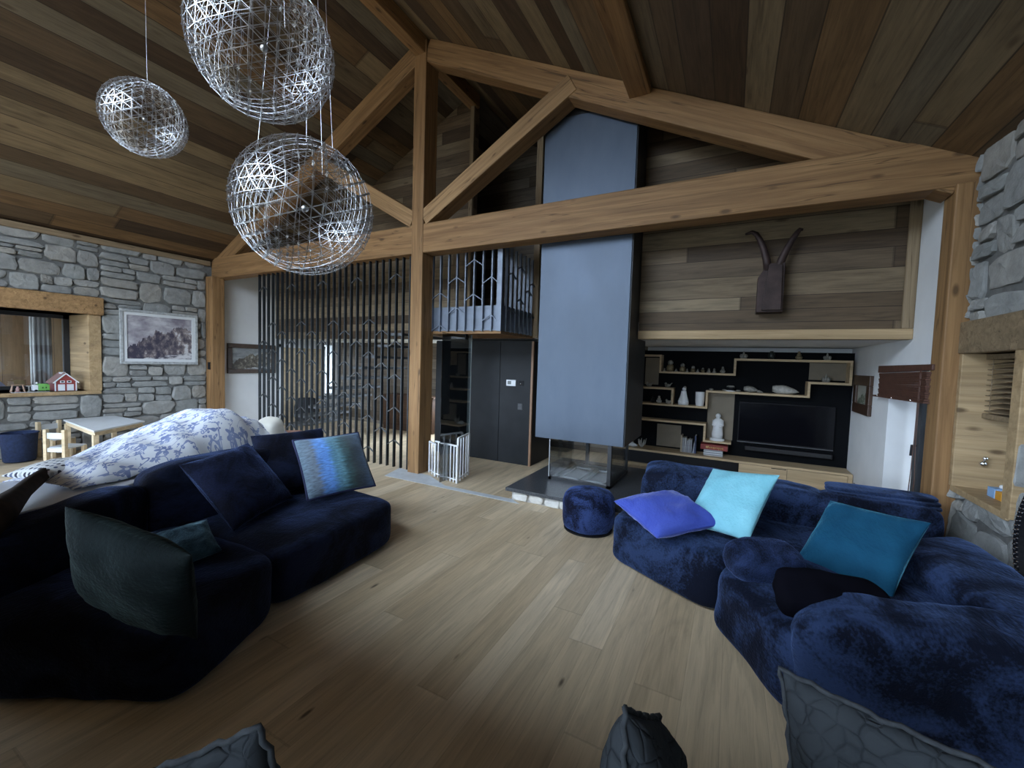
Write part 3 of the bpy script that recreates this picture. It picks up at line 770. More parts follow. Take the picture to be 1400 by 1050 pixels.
M_GRANITE = plain('dark_granite', (0.055, 0.06, 0.068), 0.28, 0, 0.6, 60)
he = thing('hearth', (-1.7, 5.7, 0), 'raised hearth with dark granite slab on white stone base', 'hearth')
obj('slab', MB().box(-2.53, 4.68, 0.125, -0.86, 6.75, 0.17), M_GRANITE, he, bevel=0.004)
sb = MB(); stones(sb, [(-2.46, 0.0, -0.9, 0.125)], (0, 4.76, 0), (1, 0, 0), (0, 0, 1), (0, -1, 0), 3, 0.04, (0.16, 0.30), (0.125, 0.125))
obj('stone_base', sb, plain('white_field_stone', (0.62, 0.61, 0.58), 0.9, 0, 0.12, 12, 0.3), he)
obj('core', MB().box(-2.47, 4.76, 0.0, -0.9, 6.7, 0.125), plain('pale_mortar', (0.42, 0.41, 0.39), 0.9, 0, 0.15, 20), he)
struct(obj('trim_6', MB().prism([(-4.62, 4.64, 0.001), (-2.30, 4.64, 0.001), (-2.47, 4.755, 0.001), (-3.55, 4.74, 0.001), (-4.05, 5.02, 0.001), (-4.75, 5.10, 0.001)], (0, 0, 0.004)), plain('grey_threshold_stone', (0.50, 0.53, 0.56), 0.5, 0, 0.1)))

# pouf
pf = thing('pouf', (-1.31, 4.36, 0), 'round navy fur pouf standing in front of the hearth', 'pouf')
M_NAVY_SHADED = velvet('shaded_crushed_velvet', (0.0015, 0.002, 0.006), (0.007, 0.011, 0.030), 2.6, 0.3, (0.25, 0.40, 0.9), 0.6, (0.44, 0.6))  # sofa velvet darkened, shade on the left side put into the colour
M_POUF = velvet('navy_fur', (0.003, 0.004, 0.014), (0.028, 0.050, 0.15), 4.0, 0.6, (0.25, 0.40, 1.0), 1.0, (0.45, 0.58))
prof = []
for i in range(25):
    th = pi * i / 24; e = 5.0
    c_, s_ = cos(th), sin(th)
    k = 1 / (abs(c_) ** e + abs(s_) ** e) ** (1 / e)
    prof.append((max(0.004, s_ * k * 0.282), 0.215 - c_ * k * 0.215))
mb = MB().lathe(prof, (-1.31, 4.36, 0), 48)
for i, p in enumerate(mb.v):
    nz = mnoise.noise(p * 9.0) * 0.010; d = V((p.x + 1.31, p.y - 4.36, p.z - 0.215))
    mb.v[i] = p + d.normalized() * nz if p.z > 0.01 else p
obj('body', mb, M_POUF, pf, smooth=True)
obj('base', MB().lathe([(0.245, 0), (0.262, 0.004), (0.262, 0.02), (0.2, 0.022)], (-1.31, 4.36, 0), 40), M_BLACK, pf)

# ------------------------------------------------------------------ black cupboard wall
cb = thing('cupboard', (-3.9, 6.8, 0), 'full height black cupboard left of the hearth', 'cupboard')
obj('carcass', MB().box(-5.1, 6.46, 0.0, -3.015, 7.3, 2.175), M_BLACKPANEL, cb)
for (a, b) in ((-5.10, -4.40), (-4.394, -3.665), (-3.657, -3.05)):
    obj('door', MB().box(a, 6.44, 0.012, b, 6.458, 2.165), M_BLACKPANEL, cb, bevel=0.002)
obj('edge_strip', MB().box(-3.048, 6.438, 0.0, -3.012, 6.475, 2.17), plain('copper_edge', (0.30, 0.17, 0.10), 0.5), cb)
a, b = hy((693, 519), 6.438), hy((705.5, 528), 6.438)
th = thing('thermostat', ((a.x + b.x) / 2, 6.43, b.z), 'white thermostat with small grey screen on the black cupboard', 'thermostat')
obj('case', MB().box(a.x, 6.415, b.z, b.x, 6.44, a.z), M_WHITE, th, bevel=0.004)
obj('screen', MB().box(a.x + 0.03, 6.412, b.z + 0.03, a.x + 0.10, 6.416, a.z - 0.02), plain('lcd_grey', (0.16, 0.18, 0.18), 0.2), th)
a = hy((713, 524), 6.438)
kb = thing('dial_switch', (a.x, 6.43, a.z), 'small black dial beside the white thermostat', 'switch')
obj('plate', MB().box(a.x - 0.045, 6.43, a.z - 0.045, a.x + 0.045, 6.44, a.z + 0.045), M_BLACK, kb, bevel=0.002)
obj('knob', MB().ball((a.x - 0.01, 6.425, a.z - 0.01), 0.014), M_CHROME, kb, smooth=True)
a = hy((711, 556), 6.438)
sw = thing('light_switch', (a.x, 6.43, a.z), 'grey double switch below the thermostat on the black cupboard', 'switch')
obj('plate', MB().box(a.x - 0.045, 6.43, a.z - 0.055, a.x + 0.045, 6.44, a.z + 0.055), plain('grey_switch', (0.06, 0.063, 0.07), 0.35), sw, bevel=0.002)
for dz in (-0.026, 0.026):
    obj('rocker', MB().box(a.x - 0.034, 6.425, a.z + dz - 0.02, a.x + 0.034, 6.432, a.z + dz + 0.02), plain('rocker_grey', (0.09, 0.092, 0.1), 0.3), sw)

# ------------------------------------------------------------------ bar screen with chevrons, stairs, balcony cage
sc = thing('slatted_screen', (-6.65, 5.12, 0), 'tall screen of upright dark steel bars with chevrons left of the central post', 'screen')
NB = 28; SX0, SX1 = -8.64, -4.60; st = (SX1 - SX0) / (NB - 1)
bx = [SX0 + i * st for i in range(NB)]
for x in bx:
    obj('bar', MB().box(x - 0.011, 5.10, 0.0, x + 0.011, 5.15, 3.43), M_BARS, sc)
M_CHEV = plain('grey_chevron_steel', (0.09, 0.097, 0.105), 0.45, 0.3, 0.1)
def chevron(parent, xa, xm, xb, z, y0, y1, drop=0.095, th=0.014):
    P = [(xa, y0, z - drop), (xm, y0, z), (xb, y0, z - drop), (xb, y0, z - drop - th), (xm, y0, z - th), (xa, y0, z - drop - th)]
    obj('chevron', MB().prism(P, (0, y1 - y0, 0)), M_CHEV, parent)
per = 0.545; n_ch = 0
for j, i in enumerate(range(1, NB - 1, 2)):
    ph = (1.01 + j * per * 2 / 3) % per
    z = ph
    while z < 3.3:
        if z > 0.12 and n_ch < 98 and (z < 2.5 or (i * 7 + int(z * 10)) % 3):
            chevron(sc, bx[i - 1], bx[i], bx[i + 1], z, 5.105, 5.13); n_ch += 1
        z += per
M_TREAD = plain('grey_steel_tread', (0.12, 0.125, 0.13), 0.5, 0.4)
sr = thing('staircase', (-6.8, 5.7, 0), 'open steel staircase rising to the right behind the bar screen', 'staircase')
tp = [(397.6, 580.5), (409, 569), (425, 556.7), (439.5, 543.7), (455, 530.8), (470, 517), (487, 502.8), (504.7, 488), (522.4, 472.9), (540.5, 457.2)]
tread_z = []
for i, p in enumerate(tp):
    w = hy(p, 5.16); tread_z.append((w.x, w.z))
    obj('tread', MB().box(w.x - 0.155, 5.149, w.z - 0.022, w.x + 0.155, 6.25, w.z + 0.022), M_TREAD, sr, bevel=0.003)
BX0, BX1, BZ0, BZ1 = -4.27, -3.0, 2.26, 3.5
cg = thing('balcony_cage', (-3.6, 5.85, BZ0), 'dark steel bar cage of the stair landing under the tie beam', 'balcony')
M_CAGE = plain('cage_steel', (0.15, 0.175, 0.22), 0.42, 0.5, 0.15)
obj('floor_plate', MB().box(BX0 - 0.2, 5.27, BZ0, BX1, 6.44, BZ0 + 0.02), M_CAGE, cg)
obj('soffit', MB().box(BX0 - 0.2, 5.28, BZ0 - 0.045, BX1 - 0.01, 6.44, BZ0 - 0.002), M_BEAM, cg)
obj('front_plate', MB().box(BX0 - 0.2, 5.29, BZ0, BX1, 5.30, BZ0 + 0.37), M_CAGE, cg)
obj('side_plate', MB().box(BX1 - 0.02, 5.29, BZ0, BX1 - 0.01, 6.44, BZ0 + 0.37), M_CAGE, cg)
cbx = [-4.264 + i * 0.157 for i in range(8)]
for x in cbx:
    obj('bar', MB().box(x - 0.011, 5.245, BZ0 - 0.01, x + 0.011, 5.29, BZ1), M_CAGE, cg)
obj('corner_post', MB().box(BX1 - 0.075, 5.245, BZ0 - 0.01, BX1 + 0.005, 5.30, BZ1), M_CAGE, cg)
sy = [5.41 + i * 0.145 for i in range(8)]
for y in sy:
    obj('bar', MB().box(BX1 - 0.03, y - 0.011, BZ0 - 0.01, BX1 + 0.012, y + 0.011, BZ1), M_CAGE, cg)
for (i, z) in ((1, 2.36), (1, 2.86), (3, 2.62), (3, 3.08), (5, 2.81), (5, 3.32), (7, 2.50), (7, 3.05)):
    xa = cbx[i - 1]; xm = cbx[i]; xb = cbx[i + 1] if i + 1 < 8 else BX1 - 0.06
    chevron(cg, xa, xm, xb, z, 5.24, 5.26)
    for c in cg.children:
        if c.name.startswith('chevron'): c.data.materials[0] = M_CAGE
def chev_side(ya, ym, yb, z):
    P = [(BX1 + 0.014, ya, z - 0.07), (BX1 + 0.014, ym, z), (BX1 + 0.014, yb, z - 0.07), (BX1 + 0.014, yb, z - 0.082), (BX1 + 0.014, ym, z - 0.012), (BX1 + 0.014, ya, z - 0.082)]
    obj('chevron', MB().prism(P, (-0.03, 0, 0)), M_CAGE, cg)
for (i, z) in ((1, 2.62), (1, 3.15), (3, 2.80), (3, 3.3), (5, 2.98), (6, 2.60), (6, 3.12)):
    chev_side(sy[i - 1], sy[i], sy[i + 1], z)

# glass side pane and white gate at the stair head
gp = thing('glass_screen', (-3.66, 5.15, 0), 'tall clear glass pane beside the central post', 'glass pane')
obj('pane', MB().hexa([(-3.70, 4.80, 0.01), (-3.69, 4.80, 0.01), (-3.66, 5.50, 0.01), (-3.67, 5.50, 0.01), (-3.70, 4.80, 2.2), (-3.69, 4.80, 2.2), (-3.66, 5.50, 2.2), (-3.67, 5.50, 2.2)]), glass('stair_glass', (0.80, 0.84, 0.86), 0.5), gp)
obj('clamp', MB().box(-3.86, 5.33, 2.13, -3.66, 5.40, 2.225), M_BLACK, gp, bevel=0.004)
obj('edge', MB().box(-3.675, 5.495, 0.0, -3.655, 5.51, 2.21), plain('glass_edge', (0.35, 0.40, 0.40), 0.15), gp)
ft = thing('stair_gate', (-3.75, 5.05, 0), 'low white barred safety gate at the foot of the glass pane', 'gate')
def gate(p, q, z1, n, first=0):
    p, q = V(p), V(q)
    obj('rail', MB().bar(p + V((0, 0, z1)), q + V((0, 0, z1)), 0.022, 0.022), M_WHITE, ft)
    obj('rail', MB().bar(p + V((0, 0, 0.05)), q + V((0, 0, 0.05)), 0.018, 0.018), M_WHITE, ft)
    for i in range(first, n):
        c = p.lerp(q, i / (n - 1)); r = 0.013 if i in (0, n - 1) else 0.007
        obj('bar', MB().box(c.x - r, c.y - r, 0.0, c.x + r, c.y + r, z1), M_WHITE, ft)
gate((-4.20, 5.19, 0), (-3.97, 5.04, 0), 0.50, 3)
gate((-3.97, 5.04, 0), (-3.48, 4.93, 0), 0.55, 8, 1)
gate((-3.49, 4.96, 0), (-3.60, 5.40, 0), 0.66, 5)

# hall behind the screen: panelled doors, shoes and bag
dl = thing('door_2', (XL, 7.2, 0), 'pale timber double door seen through the bar screen', 'door', kind='structure')
for i in range(2):
    a = 6.62 + i * 0.59
    obj('door_leaf', MB().box(XL + 0.01, a, 0.05, XL + 0.05, a + 0.57, 2.0), M_PALEWOOD, dl, bevel=0.004)
obj('door_frame', MB().box(XL, 6.52, 0, XL + 0.06, 6.60, 2.08).box(XL, 7.79, 0, XL + 0.06, 7.85, 2.08).box(XL, 6.52, 2.0, XL + 0.06, 7.85, 2.08), M_WHITE, dl)
sh = thing('sideboard', (-7.0, 8.0, 0), 'dark brown low sideboard against the back wall behind the stairs', 'sideboard')
obj('body', MB().box(-7.9, 7.85, 0.0, -6.3, 8.28, 0.85), M_DARKWOOD, sh)
obj('top', MB().box(-7.95, 7.82, 0.85, -6.25, 8.29, 0.89), M_DARKWOOD, sh)
for i in range(3):
    obj('door', MB().box(-7.87 + i * 0.52, 7.835, 0.12, -7.38 + i * 0.52, 7.85, 0.81), M_DARKWOOD, sh)
mb = soft_hex(quad_block([(-9.9, 6.7), (-9.5, 6.7), (-9.5, 7.25), (-9.9, 7.25)], 0, 0.75), n=10, e=4, lump=0.05)
tag(obj('bag', mb, plain('black_bag', (0.02, 0.02, 0.025), 0.7), smooth=True), 'black bag standing on the hall floor behind the bar screen', 'bag')

# ------------------------------------------------------------------ media wall
YM, YF = 8.10, 7.84        # panel face, shelf fronts
mw = thing('media_panel', (0.1, YM, 0), 'black panelled media wall behind the television', 'wall panel')
obj('panel', MB().box(-1.60, YM, 0.0, XW, YM + 0.12, 2.10), M_MEDIA, mw)
for (pa, pb) in (((883.6, 489), (900, 526)), ((969, 537), (1001, 602)), ((899, 579), (930, 612)), ((1107, 496), (1156, 521))):
    a, b = hy(pa, YM), hy(pb, YM)
    obj('taupe_panel', MB().box(a.x, YM - 0.02, b.z, b.x, YM, a.z), M_TAUPE, mw)
def shelf(label, segs, th=0.034):
    """segs: ('h', x0, x1, z) and ('v', x, z0, z1) in metres on the shelf front plane."""
    s0 = segs[0]
    r = thing('shelf', (s0[1], YM, s0[3]), label, 'shelf', 'stepped oak shelves on the media wall')
    h = th / 2
    for s_ in segs:
        if s_[0] == 'h': obj('board', MB().box(s_[1] - h, YF, s_[3] - h, s_[2] + h, YM, s_[3] + h), M_OAK, r, bevel=0.002)
        else: obj('upright', MB().box(s_[1] - h, YF, s_[2] + h, s_[1] + h, YM, s_[3] - h), M_OAK, r, bevel=0.002)
    return r
def X(px, py): return hy((px, py), YF).x
def Z(px, py): return hy((px, py), YF).z
zA, zB, zC = Z(894, 486), Z(953, 510.5), Z(1080, 493)
xa, xb_, xc = X(903, 497), X(1005, 501), X(1164, 510)
zD, zE, zF_, zG = Z(1132, 524.5), Z(1037, 539), Z(923, 554.5), Z(900, 530.8)
xd_, xe = X(1106, 533), X(966, 546); xf_ = X(919, 541)
shelf('upper stepped oak shelf holding the row of small dolls', [('h', -1.60, xa, zA), ('v', xa, zB, zA), ('h', xa, xb_, zB), ('v', xb_, zB, zC), ('h', xb_, xc, zC), ('v', xc, zD, zC), ('h', xd_, xc, zD), ('v', xd_, zE, zD), ('h', xe, xd_, zE), ('v', xe, zF_, zE), ('h', -1.60, xe, zF_)])
shelf('short oak box shelf at the left edge of the media wall', [('h', -1.60, xf_, zG), ('v', xf_, zF_, zG)])
zH, zI = Z(922, 577), Z(980, 604.7); xg, xh = X(963, 592), X(998, 604)
shelf('lower stepped oak shelf holding the tall white statue', [('h', -1.60, xg, zH), ('v', xg, zI, zH), ('h', xg, xh, zI)])

YC = 7.66; ZC = 0.305
tvb = thing('tv_bench', (0, 7.9, 0), 'long low oak television bench with drawers under the media wall', 'bench')
obj('top', MB().box(-1.62, YC, ZC - 0.035, XW - 0.01, YM, ZC), M_OAK, tvb, bevel=0.003)
xm = hy((1010, 636), YC).x
obj('open_niche', MB().box(-1.62, YC + 0.06, 0.05, xm - 0.01, YM, ZC - 0.035), M_BLACK, tvb)
obj('plinth_board', MB().box(-1.62, YC, 0.0, xm - 0.01, YM, 0.05), M_OAK, tvb, bevel=0.003)
obj('drawer', MB().box(xm, YC, 0.02, (xm + XW) / 2 - 0.08, YC + 0.02, ZC - 0.04), M_OAK, tvb, bevel=0.002)
obj('drawer', MB().box((xm + XW) / 2 - 0.075, YC, 0.02, XW - 0.07, YC + 0.02, ZC - 0.04), M_OAK, tvb, bevel=0.002)
obj('grip_slot', MB().box(xm + 0.45, YC - 0.002, ZC - 0.058, xm + 0.65, YC + 0.005, ZC - 0.046), M_BLACK, tvb)
obj('side_panel', MB().box(XW - 0.065, YC, 0.0, XW - 0.012, YM, ZC - 0.035), M_OAK, tvb)

YT_ = 8.03
a, b = hy((1011, 549), YT_), hy((1139, 617), YT_)
tv = thing('television', ((a.x + b.x) / 2, YT_, b.z), 'large black flat television mounted on the media wall', 'television')
obj('casing', MB().box(a.x, YT_ + 0.01, b.z, b.x, YM, a.z), M_BLACK, tv, bevel=0.004)
m_scr, t_, b_ = mat('tv_glass'); b_.inputs['Base Color'].default_value = (0.004, 0.004, 0.006, 1); b_.inputs['Roughness'].default_value = 0.12; b_.inputs['Specular IOR Level'].default_value = 0.3
obj('screen', MB().box(a.x + 0.012, YT_ + 0.004, b.z + 0.03, b.x - 0.012, YT_ + 0.012, a.z - 0.012), m_scr, tv)
obj('bottom_bezel', MB().box(a.x, YT_ - 0.002, b.z, b.x, YT_ + 0.01, b.z + 0.012), plain('bezel_grey', (0.16, 0.16, 0.17), 0.3, 0.6), tv)
a, b = hy((1017, 618), YT_), hy((1137, 634), YT_)
sbx = thing('soundbar', ((a.x + b.x) / 2, 8.0, b.z), 'long black soundbar below the television', 'soundbar')
obj('body', MB().box(a.x, 7.98, b.z + 0.07, b.x, YM, b.z + 0.15), M_BLACK, sbx, bevel=0.012)
obj('grille', MB().box(a.x + 0.02, 7.975, b.z + 0.08, b.x - 0.02, 7.982, b.z + 0.14), plain('grille', (0.02, 0.02, 0.022), 0.8), sbx)

# ---- ornaments on the shelves
YO = 7.93
M_GOLD = plain('tarnished_gold', (0.24, 0.19, 0.11), 0.45, 0.3, 0.3, 30)
M_DIM = plain('dim_ceramic', (0.26, 0.25, 0.22), 0.4, 0, 0.4, 25)
M_SHELLC = plain('sea_shell', (0.42, 0.40, 0.36), 0.6, 0, 0.25, 25, 0.3)
def ox(px, py=540): return hy((px, py), YO).x
zs_B = zB + 0.017
sizes = [(916.3, 0.205, 'tallest'), (933.0, 0.155, 'second tallest'), (947.5, 0.115, 'third tallest'), (961.0, 0.085, 'fourth tallest')]
for k, (px, h, w) in enumerate(sizes):
    x = ox(px, 505); r = h * 0.26 + 0.008
    d = thing('nesting_doll', (x, YO, zs_B), w + ' of the painted dolls lined up on the upper oak shelf', 'doll', 'dolls on the upper oak shelf')
    obj('body', MB().lathe([(r * 0.8, 0), (r, h * 0.1), (r * 1.05, h * 0.3), (r * 0.9, h * 0.52), (r * 0.66, h * 0.6)], (x, YO, zs_B), 16), M_GOLD, d, smooth=True)
    obj('head', MB().ball((x, YO, zs_B + h * 0.76), h * 0.235, 12, 8), M_DIM, d, smooth=True)
tiny = [(908.5, 'beside the tallest doll at the left'), (924.5, 'between the two tallest dolls'), (939.5, 'between the second and third dolls'), (954, 'between the third and fourth dolls'), (969, 'just right of the fourth doll'), (976.5, 'second to the right of the fourth doll')]
for px, w in tiny:
    x = ox(px, 507); r = 0.026 if px < 960 else 0.034
    tag(obj('figurine', MB().lathe([(r * 0.8, 0), (r, r * 0.4), (r * 0.4, r * 1.3), (r * 0.55, r * 1.8), (r * 0.1, r * 2.3)], (x, YO, zs_B), 10), M_DIM, smooth=True, at=(x, YO, zs_B)), 'tiny figurine ' + w, 'figurine', 'tiny figurines on the upper oak shelf')
def sitting(px, z, label, s=1.0, m=None):
    x = ox(px, 508)
    d = thing('figurine', (x, YO, z), label, 'figurine')
    obj('body', MB().ball((x, YO, z + 0.035 * s), 0.035 * s, 12, 8, (1.4, 1, 1)).ball((x, YO, z + 0.075 * s), 0.03 * s, 10, 8), m or M_DIM, d, smooth=True)
    obj('head', MB().ball((x, YO, z + 0.115 * s), 0.02 * s, 10, 8), m or M_DIM, d, smooth=True)
sitting(988, zs_B, 'squat figurine at the right end of the doll shelf', 0.85)
def lotus(px, z, label, s=1.0, y=YO):
    x = hy((px, 490), y).x
    d = thing('ornament', (x, y, z), label, 'ornament')
    obj('base', MB().lathe([(0.045 * s, 0), (0.05 * s, 0.012 * s), (0.02 * s, 0.025 * s)], (x, y, z), 14), M_DIM, d, smooth=True)
    for k in range(7):
        an = 2 * pi * k / 7
        obj('petal', MB().ball((x + cos(an) * 0.04 * s, y + sin(an) * 0.04 * s, z + 0.045 * s), 0.026 * s, 8, 6, (0.8, 0.8, 1.2)), M_DIM, d, smooth=True)
    obj('tip', MB().lathe([(0.022 * s, 0.05 * s), (0.018 * s, 0.08 * s), (0.004 * s, 0.13 * s)], (x, y, z), 10), M_DIM, d, smooth=True)
zs_C = zC + 0.017
lotus(1016.5, zs_C, 'crown shaped ornament at the left end of the top oak shelf')
lotus(1131, zs_C, 'flower shaped ornament at the right end of the top oak shelf', 0.9)
sitting(1091, zs_C, 'seated golden figurine on the top oak shelf right of its middle', 1.0, M_GOLD)
tag(obj('vase', MB().lathe([(0.03, 0), (0.05, 0.04), (0.045, 0.09), (0.02, 0.12), (0.028, 0.13)], (ox(1055, 485), YO, zs_C), 14), plain('black_vase', (0.02, 0.025, 0.022), 0.3), smooth=True, at=(ox(1055, 485), YO, zs_C)), 'small dark vase in the middle of the top oak shelf', 'vase')
lotus(1131.5, zD + 0.017, 'flower shaped ornament in the niche right of the television top', 1.0)
# shells and stones on the middle run
def shellobj(px, z, L, H, label, m=M_SHELLC, y=YO):
    x = hy((px, 535), y).x
    mb = MB(); N = 9
    pts = []; rs = []
    for k in range(N):
        f = k / (N - 1)
        pts.append((x - L / 2 + L * f, y, z + H * 0.52 * (1 - 0.45 * f ** 2))); rs.append(max(0.003, H * 0.5 * sin(pi * min(1, 0.12 + f * 0.9)) ** 0.7 * (1 - 0.35 * f)))
    mb.tube(pts, rs, 14)
    for i, p in enumerate(mb.v): mb.v[i] = p + V((0, 0, 1)) * 0.012 * mnoise.noise(p * 30)
    mn = min(p.z for p in mb.v)
    for i, p in enumerate(mb.v): mb.v[i] = p - V((0, 0, mn - z))
    return tag(obj('sea_shell', mb, m, smooth=True, at=(x, y, z)), label, 'shell')
zs_E = zE + 0.017
shellobj(1074, zs_E, 0.36, 0.17, 'big pale conch shell on the oak shelf over the television')
shellobj(1027, zs_E, 0.22, 0.12, 'dim grey shell left of the big conch', M_DIM)
shellobj(1039, zs_E, 0.09, 0.05, 'small dark shell touching the dim grey shell', M_DIM)
x = ox(999, 530)
d = thing('lidded_bowl', (x, YO, zs_E), 'small dark bowl with white lid left of the television top', 'bowl')
obj('foot', MB().lathe([(0.075, 0), (0.08, 0.012), (0.05, 0.02)], (x, YO, zs_E), 18), M_CERAMIC, d, smooth=True)
obj('bowl', MB().lathe([(0.03, 0.02), (0.06, 0.04), (0.07, 0.075)], (x, YO, zs_E), 18), M_BLACK, d, smooth=True)
obj('lid', MB().lathe([(0.062, 0.075), (0.06, 0.09), (0.04, 0.10)], (x, YO, zs_E), 18), M_DIM, d, smooth=True)
for px, w in ((972.5, 'flat stone at the left end of the shelf above the tall statue'), (990.5, 'pebble just left of the lidded bowl'), (1009.5, 'pebble just right of the lidded bowl')):
    x = ox(px, 531); tag(obj('pebble', MB().ball((x, YO, zs_E + 0.018), 0.03, 10, 8, (1.3, 1, 0.6)), M_DIM, smooth=True, at=(x, YO, zs_E)), w, 'stone')
# left column
zs_G = zG + 0.017
def bird(px, z, label, m=M_DIM, s=1.0):
    x = ox(px, 545)
    d = thing('bird_figurine', (x, YO, z), label, 'figurine')
    obj('body', MB().ball((x, YO, z + 0.035 * s), 0.036 * s, 12, 8, (1.4, 0.8, 0.95)), m, d, smooth=True)
    obj('tail', MB().tube([(x + 0.03 * s, YO, z + 0.045 * s), (x + 0.075 * s, YO, z + 0.085 * s)], [0.016 * s, 0.004 * s], 8), m, d, smooth=True)
    obj('head', MB().ball((x - 0.035 * s, YO, z + 0.07 * s), 0.02 * s, 10, 8), m, d, smooth=True)
bird(912, zs_G, 'pale bird figurine on top of the oak box shelf')
bird(886.5, zs_G, 'dim bird figurine beside the chimney on the oak box shelf')
zs_F = zF_ + 0.017
sitting(903, zs_F, 'pale headed figurine standing inside the oak box shelf', 1.0, M_SHELLC)
bird(914, zs_F, 'small pale animal figurine at the right inside the oak box shelf', M_SHELLC, 0.9)
sitting(894.5, zs_F, 'dark figurine at the left inside the oak box shelf', 0.9, M_BLACK)
x = ox(934.5, 545)
d = thing('statuette', (x, YO, zs_F), 'white robed statuette between the oak box shelf and the white cup', 'statuette')
obj('robe', MB().lathe([(0.085, 0), (0.09, 0.03), (0.083, 0.09), (0.06, 0.15), (0.045, 0.22), (0.04, 0.25)], (x, YO, zs_F), 18, 1.0, 0.7), M_CERAMIC, d, smooth=True)
obj('head', MB().ball((x + 0.005, YO, zs_F + 0.28), 0.035, 12, 8), M_CERAMIC, d, smooth=True)
obj('hair', MB().ball((x + 0.012, YO + 0.008, zs_F + 0.305), 0.028, 10, 8), M_DIM, d, smooth=True)
for sg in (-1, 1):
    obj('knee', MB().ball((x + sg * 0.055, YO - 0.03, zs_F + 0.06), 0.035, 10, 8), M_CERAMIC, d, smooth=True)
x = ox(956.8, 548)
d = thing('cup', (x, YO, zs_F), 'tall white ceramic cup at the end of the middle oak shelf', 'cup')
obj('wall', MB().lathe([(0.055, 0), (0.064, 0.01), (0.075, 0.10), (0.076, 0.245), (0.068, 0.245), (0.066, 0.02), (0.03, 0.012)], (x, YO, zs_F), 24), M_CERAMIC, d, smooth=False)
x = ox(981, 588); zI_ = zI + 0.017
d = thing('statuette', (x, YO, zI_), 'tall white carved statue standing in the taupe backed niche', 'statuette')
obj('plinth', MB().lathe([(0.115, 0), (0.115, 0.035), (0.095, 0.045)], (x, YO, zI_), 20, 1, 0.7), M_CERAMIC, d)
mb = MB().lathe([(0.085, 0.045), (0.09, 0.12), (0.075, 0.22), (0.08, 0.30), (0.072, 0.36), (0.03, 0.39)], (x, YO, zI_), 22, 1, 0.75)
for i, p in enumerate(mb.v): mb.v[i] = p + V((p.x - x, p.y - YO, 0)).normalized() * 0.010 * mnoise.noise(p * 22)
obj('body', mb, M_CERAMIC, d, smooth=True)
obj('head', MB().ball((x, YO, zI_ + 0.425), 0.042, 12, 8, (1, 1, 1.15)), M_CERAMIC, d, smooth=True)
for sg in (-1, 1):
    obj('arm', MB().tube([(x + sg * 0.062, YO, zI_ + 0.35), (x + sg * 0.070, YO - 0.03, zI_ + 0.27), (x + sg * 0.03, YO - 0.06, zI_ + 0.25)], [0.025, 0.023, 0.018], 10), M_CERAMIC, d, smooth=True)
# books
cols = [(0.40, 0.33, 0.24), (0.33, 0.34, 0.36), (0.42, 0.42, 0.43), (0.30, 0.31, 0.34), (0.36, 0.37, 0.40), (0.26, 0.27, 0.31), (0.33, 0.36, 0.42), (0.05, 0.07, 0.15)]
hts = [0.295, 0.255, 0.255, 0.22, 0.235, 0.23, 0.22, 0.31]
desc = ['tan book at the left end of the upright row', 'slim grey book second in the upright row', 'pale book third in the upright row', 'grey book fourth in the upright row, a low one', 'grey book fifth in the upright row', 'dark grey book sixth in the upright row', 'blue-grey book leaning against the tall navy book', 'tall navy book at the right end of the upright row']
xs0 = hy((930.5, 606), 7.86).x
M_PAGE = plain('paper', (0.60, 0.58, 0.54), 0.9)
for i in range(8):
    x = xs0 + i * 0.0325
    w = 0.026
    r = thing('book', (x + w / 2, 7.9, ZC), desc[i] + ' on the oak bench', 'book', 'books standing on the oak bench')
    lean = 0.03 if i == 6 else 0.0
    m = plain('book_cloth', cols[i], 0.6, 0, 0.15, 40)
    h = hts[i]
    def sl(x0, y0, z0, x1, y1, z1):
        return MB().hexa([(x0, y0, z0), (x1, y0, z0), (x1, y1, z0), (x0, y1, z0), (x0 + lean, y0, z1), (x1 + lean, y0, z1), (x1 + lean, y1, z1), (x0 + lean, y1, z1)])
    obj('cover', sl(x, 7.84, ZC, x + w, 8.02, ZC + h), m, r)
    obj('pages', sl(x + 0.004, 7.85, ZC + 0.004, x + w - 0.004, 8.024, ZC + h + 0.001), M_PAGE, r)
z = ZC
a, b = hy((961.5, 622), 7.82), hy((988, 622), 7.82)
lab = ['bottom white book under the thick red book', 'middle white book under the thick red book', 'upper white book right under the thick red book']
for i in range(3):
    r = thing('book', ((a.x + b.x) / 2, 7.92, z), lab[i], 'book', 'books stacked flat on the oak bench')
    obj('cover', MB().box(a.x, 7.82, z, b.x, 8.05, z + 0.007).box(a.x, 7.82, z + 0.027, b.x, 8.05, z + 0.034), M_WHITE, r)
    obj('pages', MB().box(a.x + 0.006, 7.826, z + 0.007, b.x - 0.006, 8.045, z + 0.027), plain('grey_pages', (0.30, 0.31, 0.33), 0.9), r)
    z += 0.0345
a, b = hy((957.5, 613), 7.80), hy((995, 613), 7.80)
r = thing('book', ((a.x + b.x) / 2, 7.92, z), 'thick red book with gold lettering on top of the flat stack', 'book')
obj('cover', MB().box(a.x, 7.80, z, b.x, 8.06, z + 0.088), plain('red_cloth', (0.26, 0.035, 0.03), 0.55, 0, 0.2, 30), r, bevel=0.006)
obj('pages', MB().box(a.x + 0.01, 7.81, z + 0.01, b.x + 0.002, 8.05, z + 0.078), M_PAGE, r)
fc = bpy.data.curves.new('lettering', 'FONT'); fc.body = 'Amerique'; fc.size = 0.062; fc.align_x = 'CENTER'; fc.align_y = 'CENTER'; fc.extrude = 0.0008
fo = bpy.data.objects.new('lettering', fc); COL.objects.link(fo); fo.data.materials.append(plain('gold_foil', (0.55, 0.36, 0.12), 0.4, 0.4))
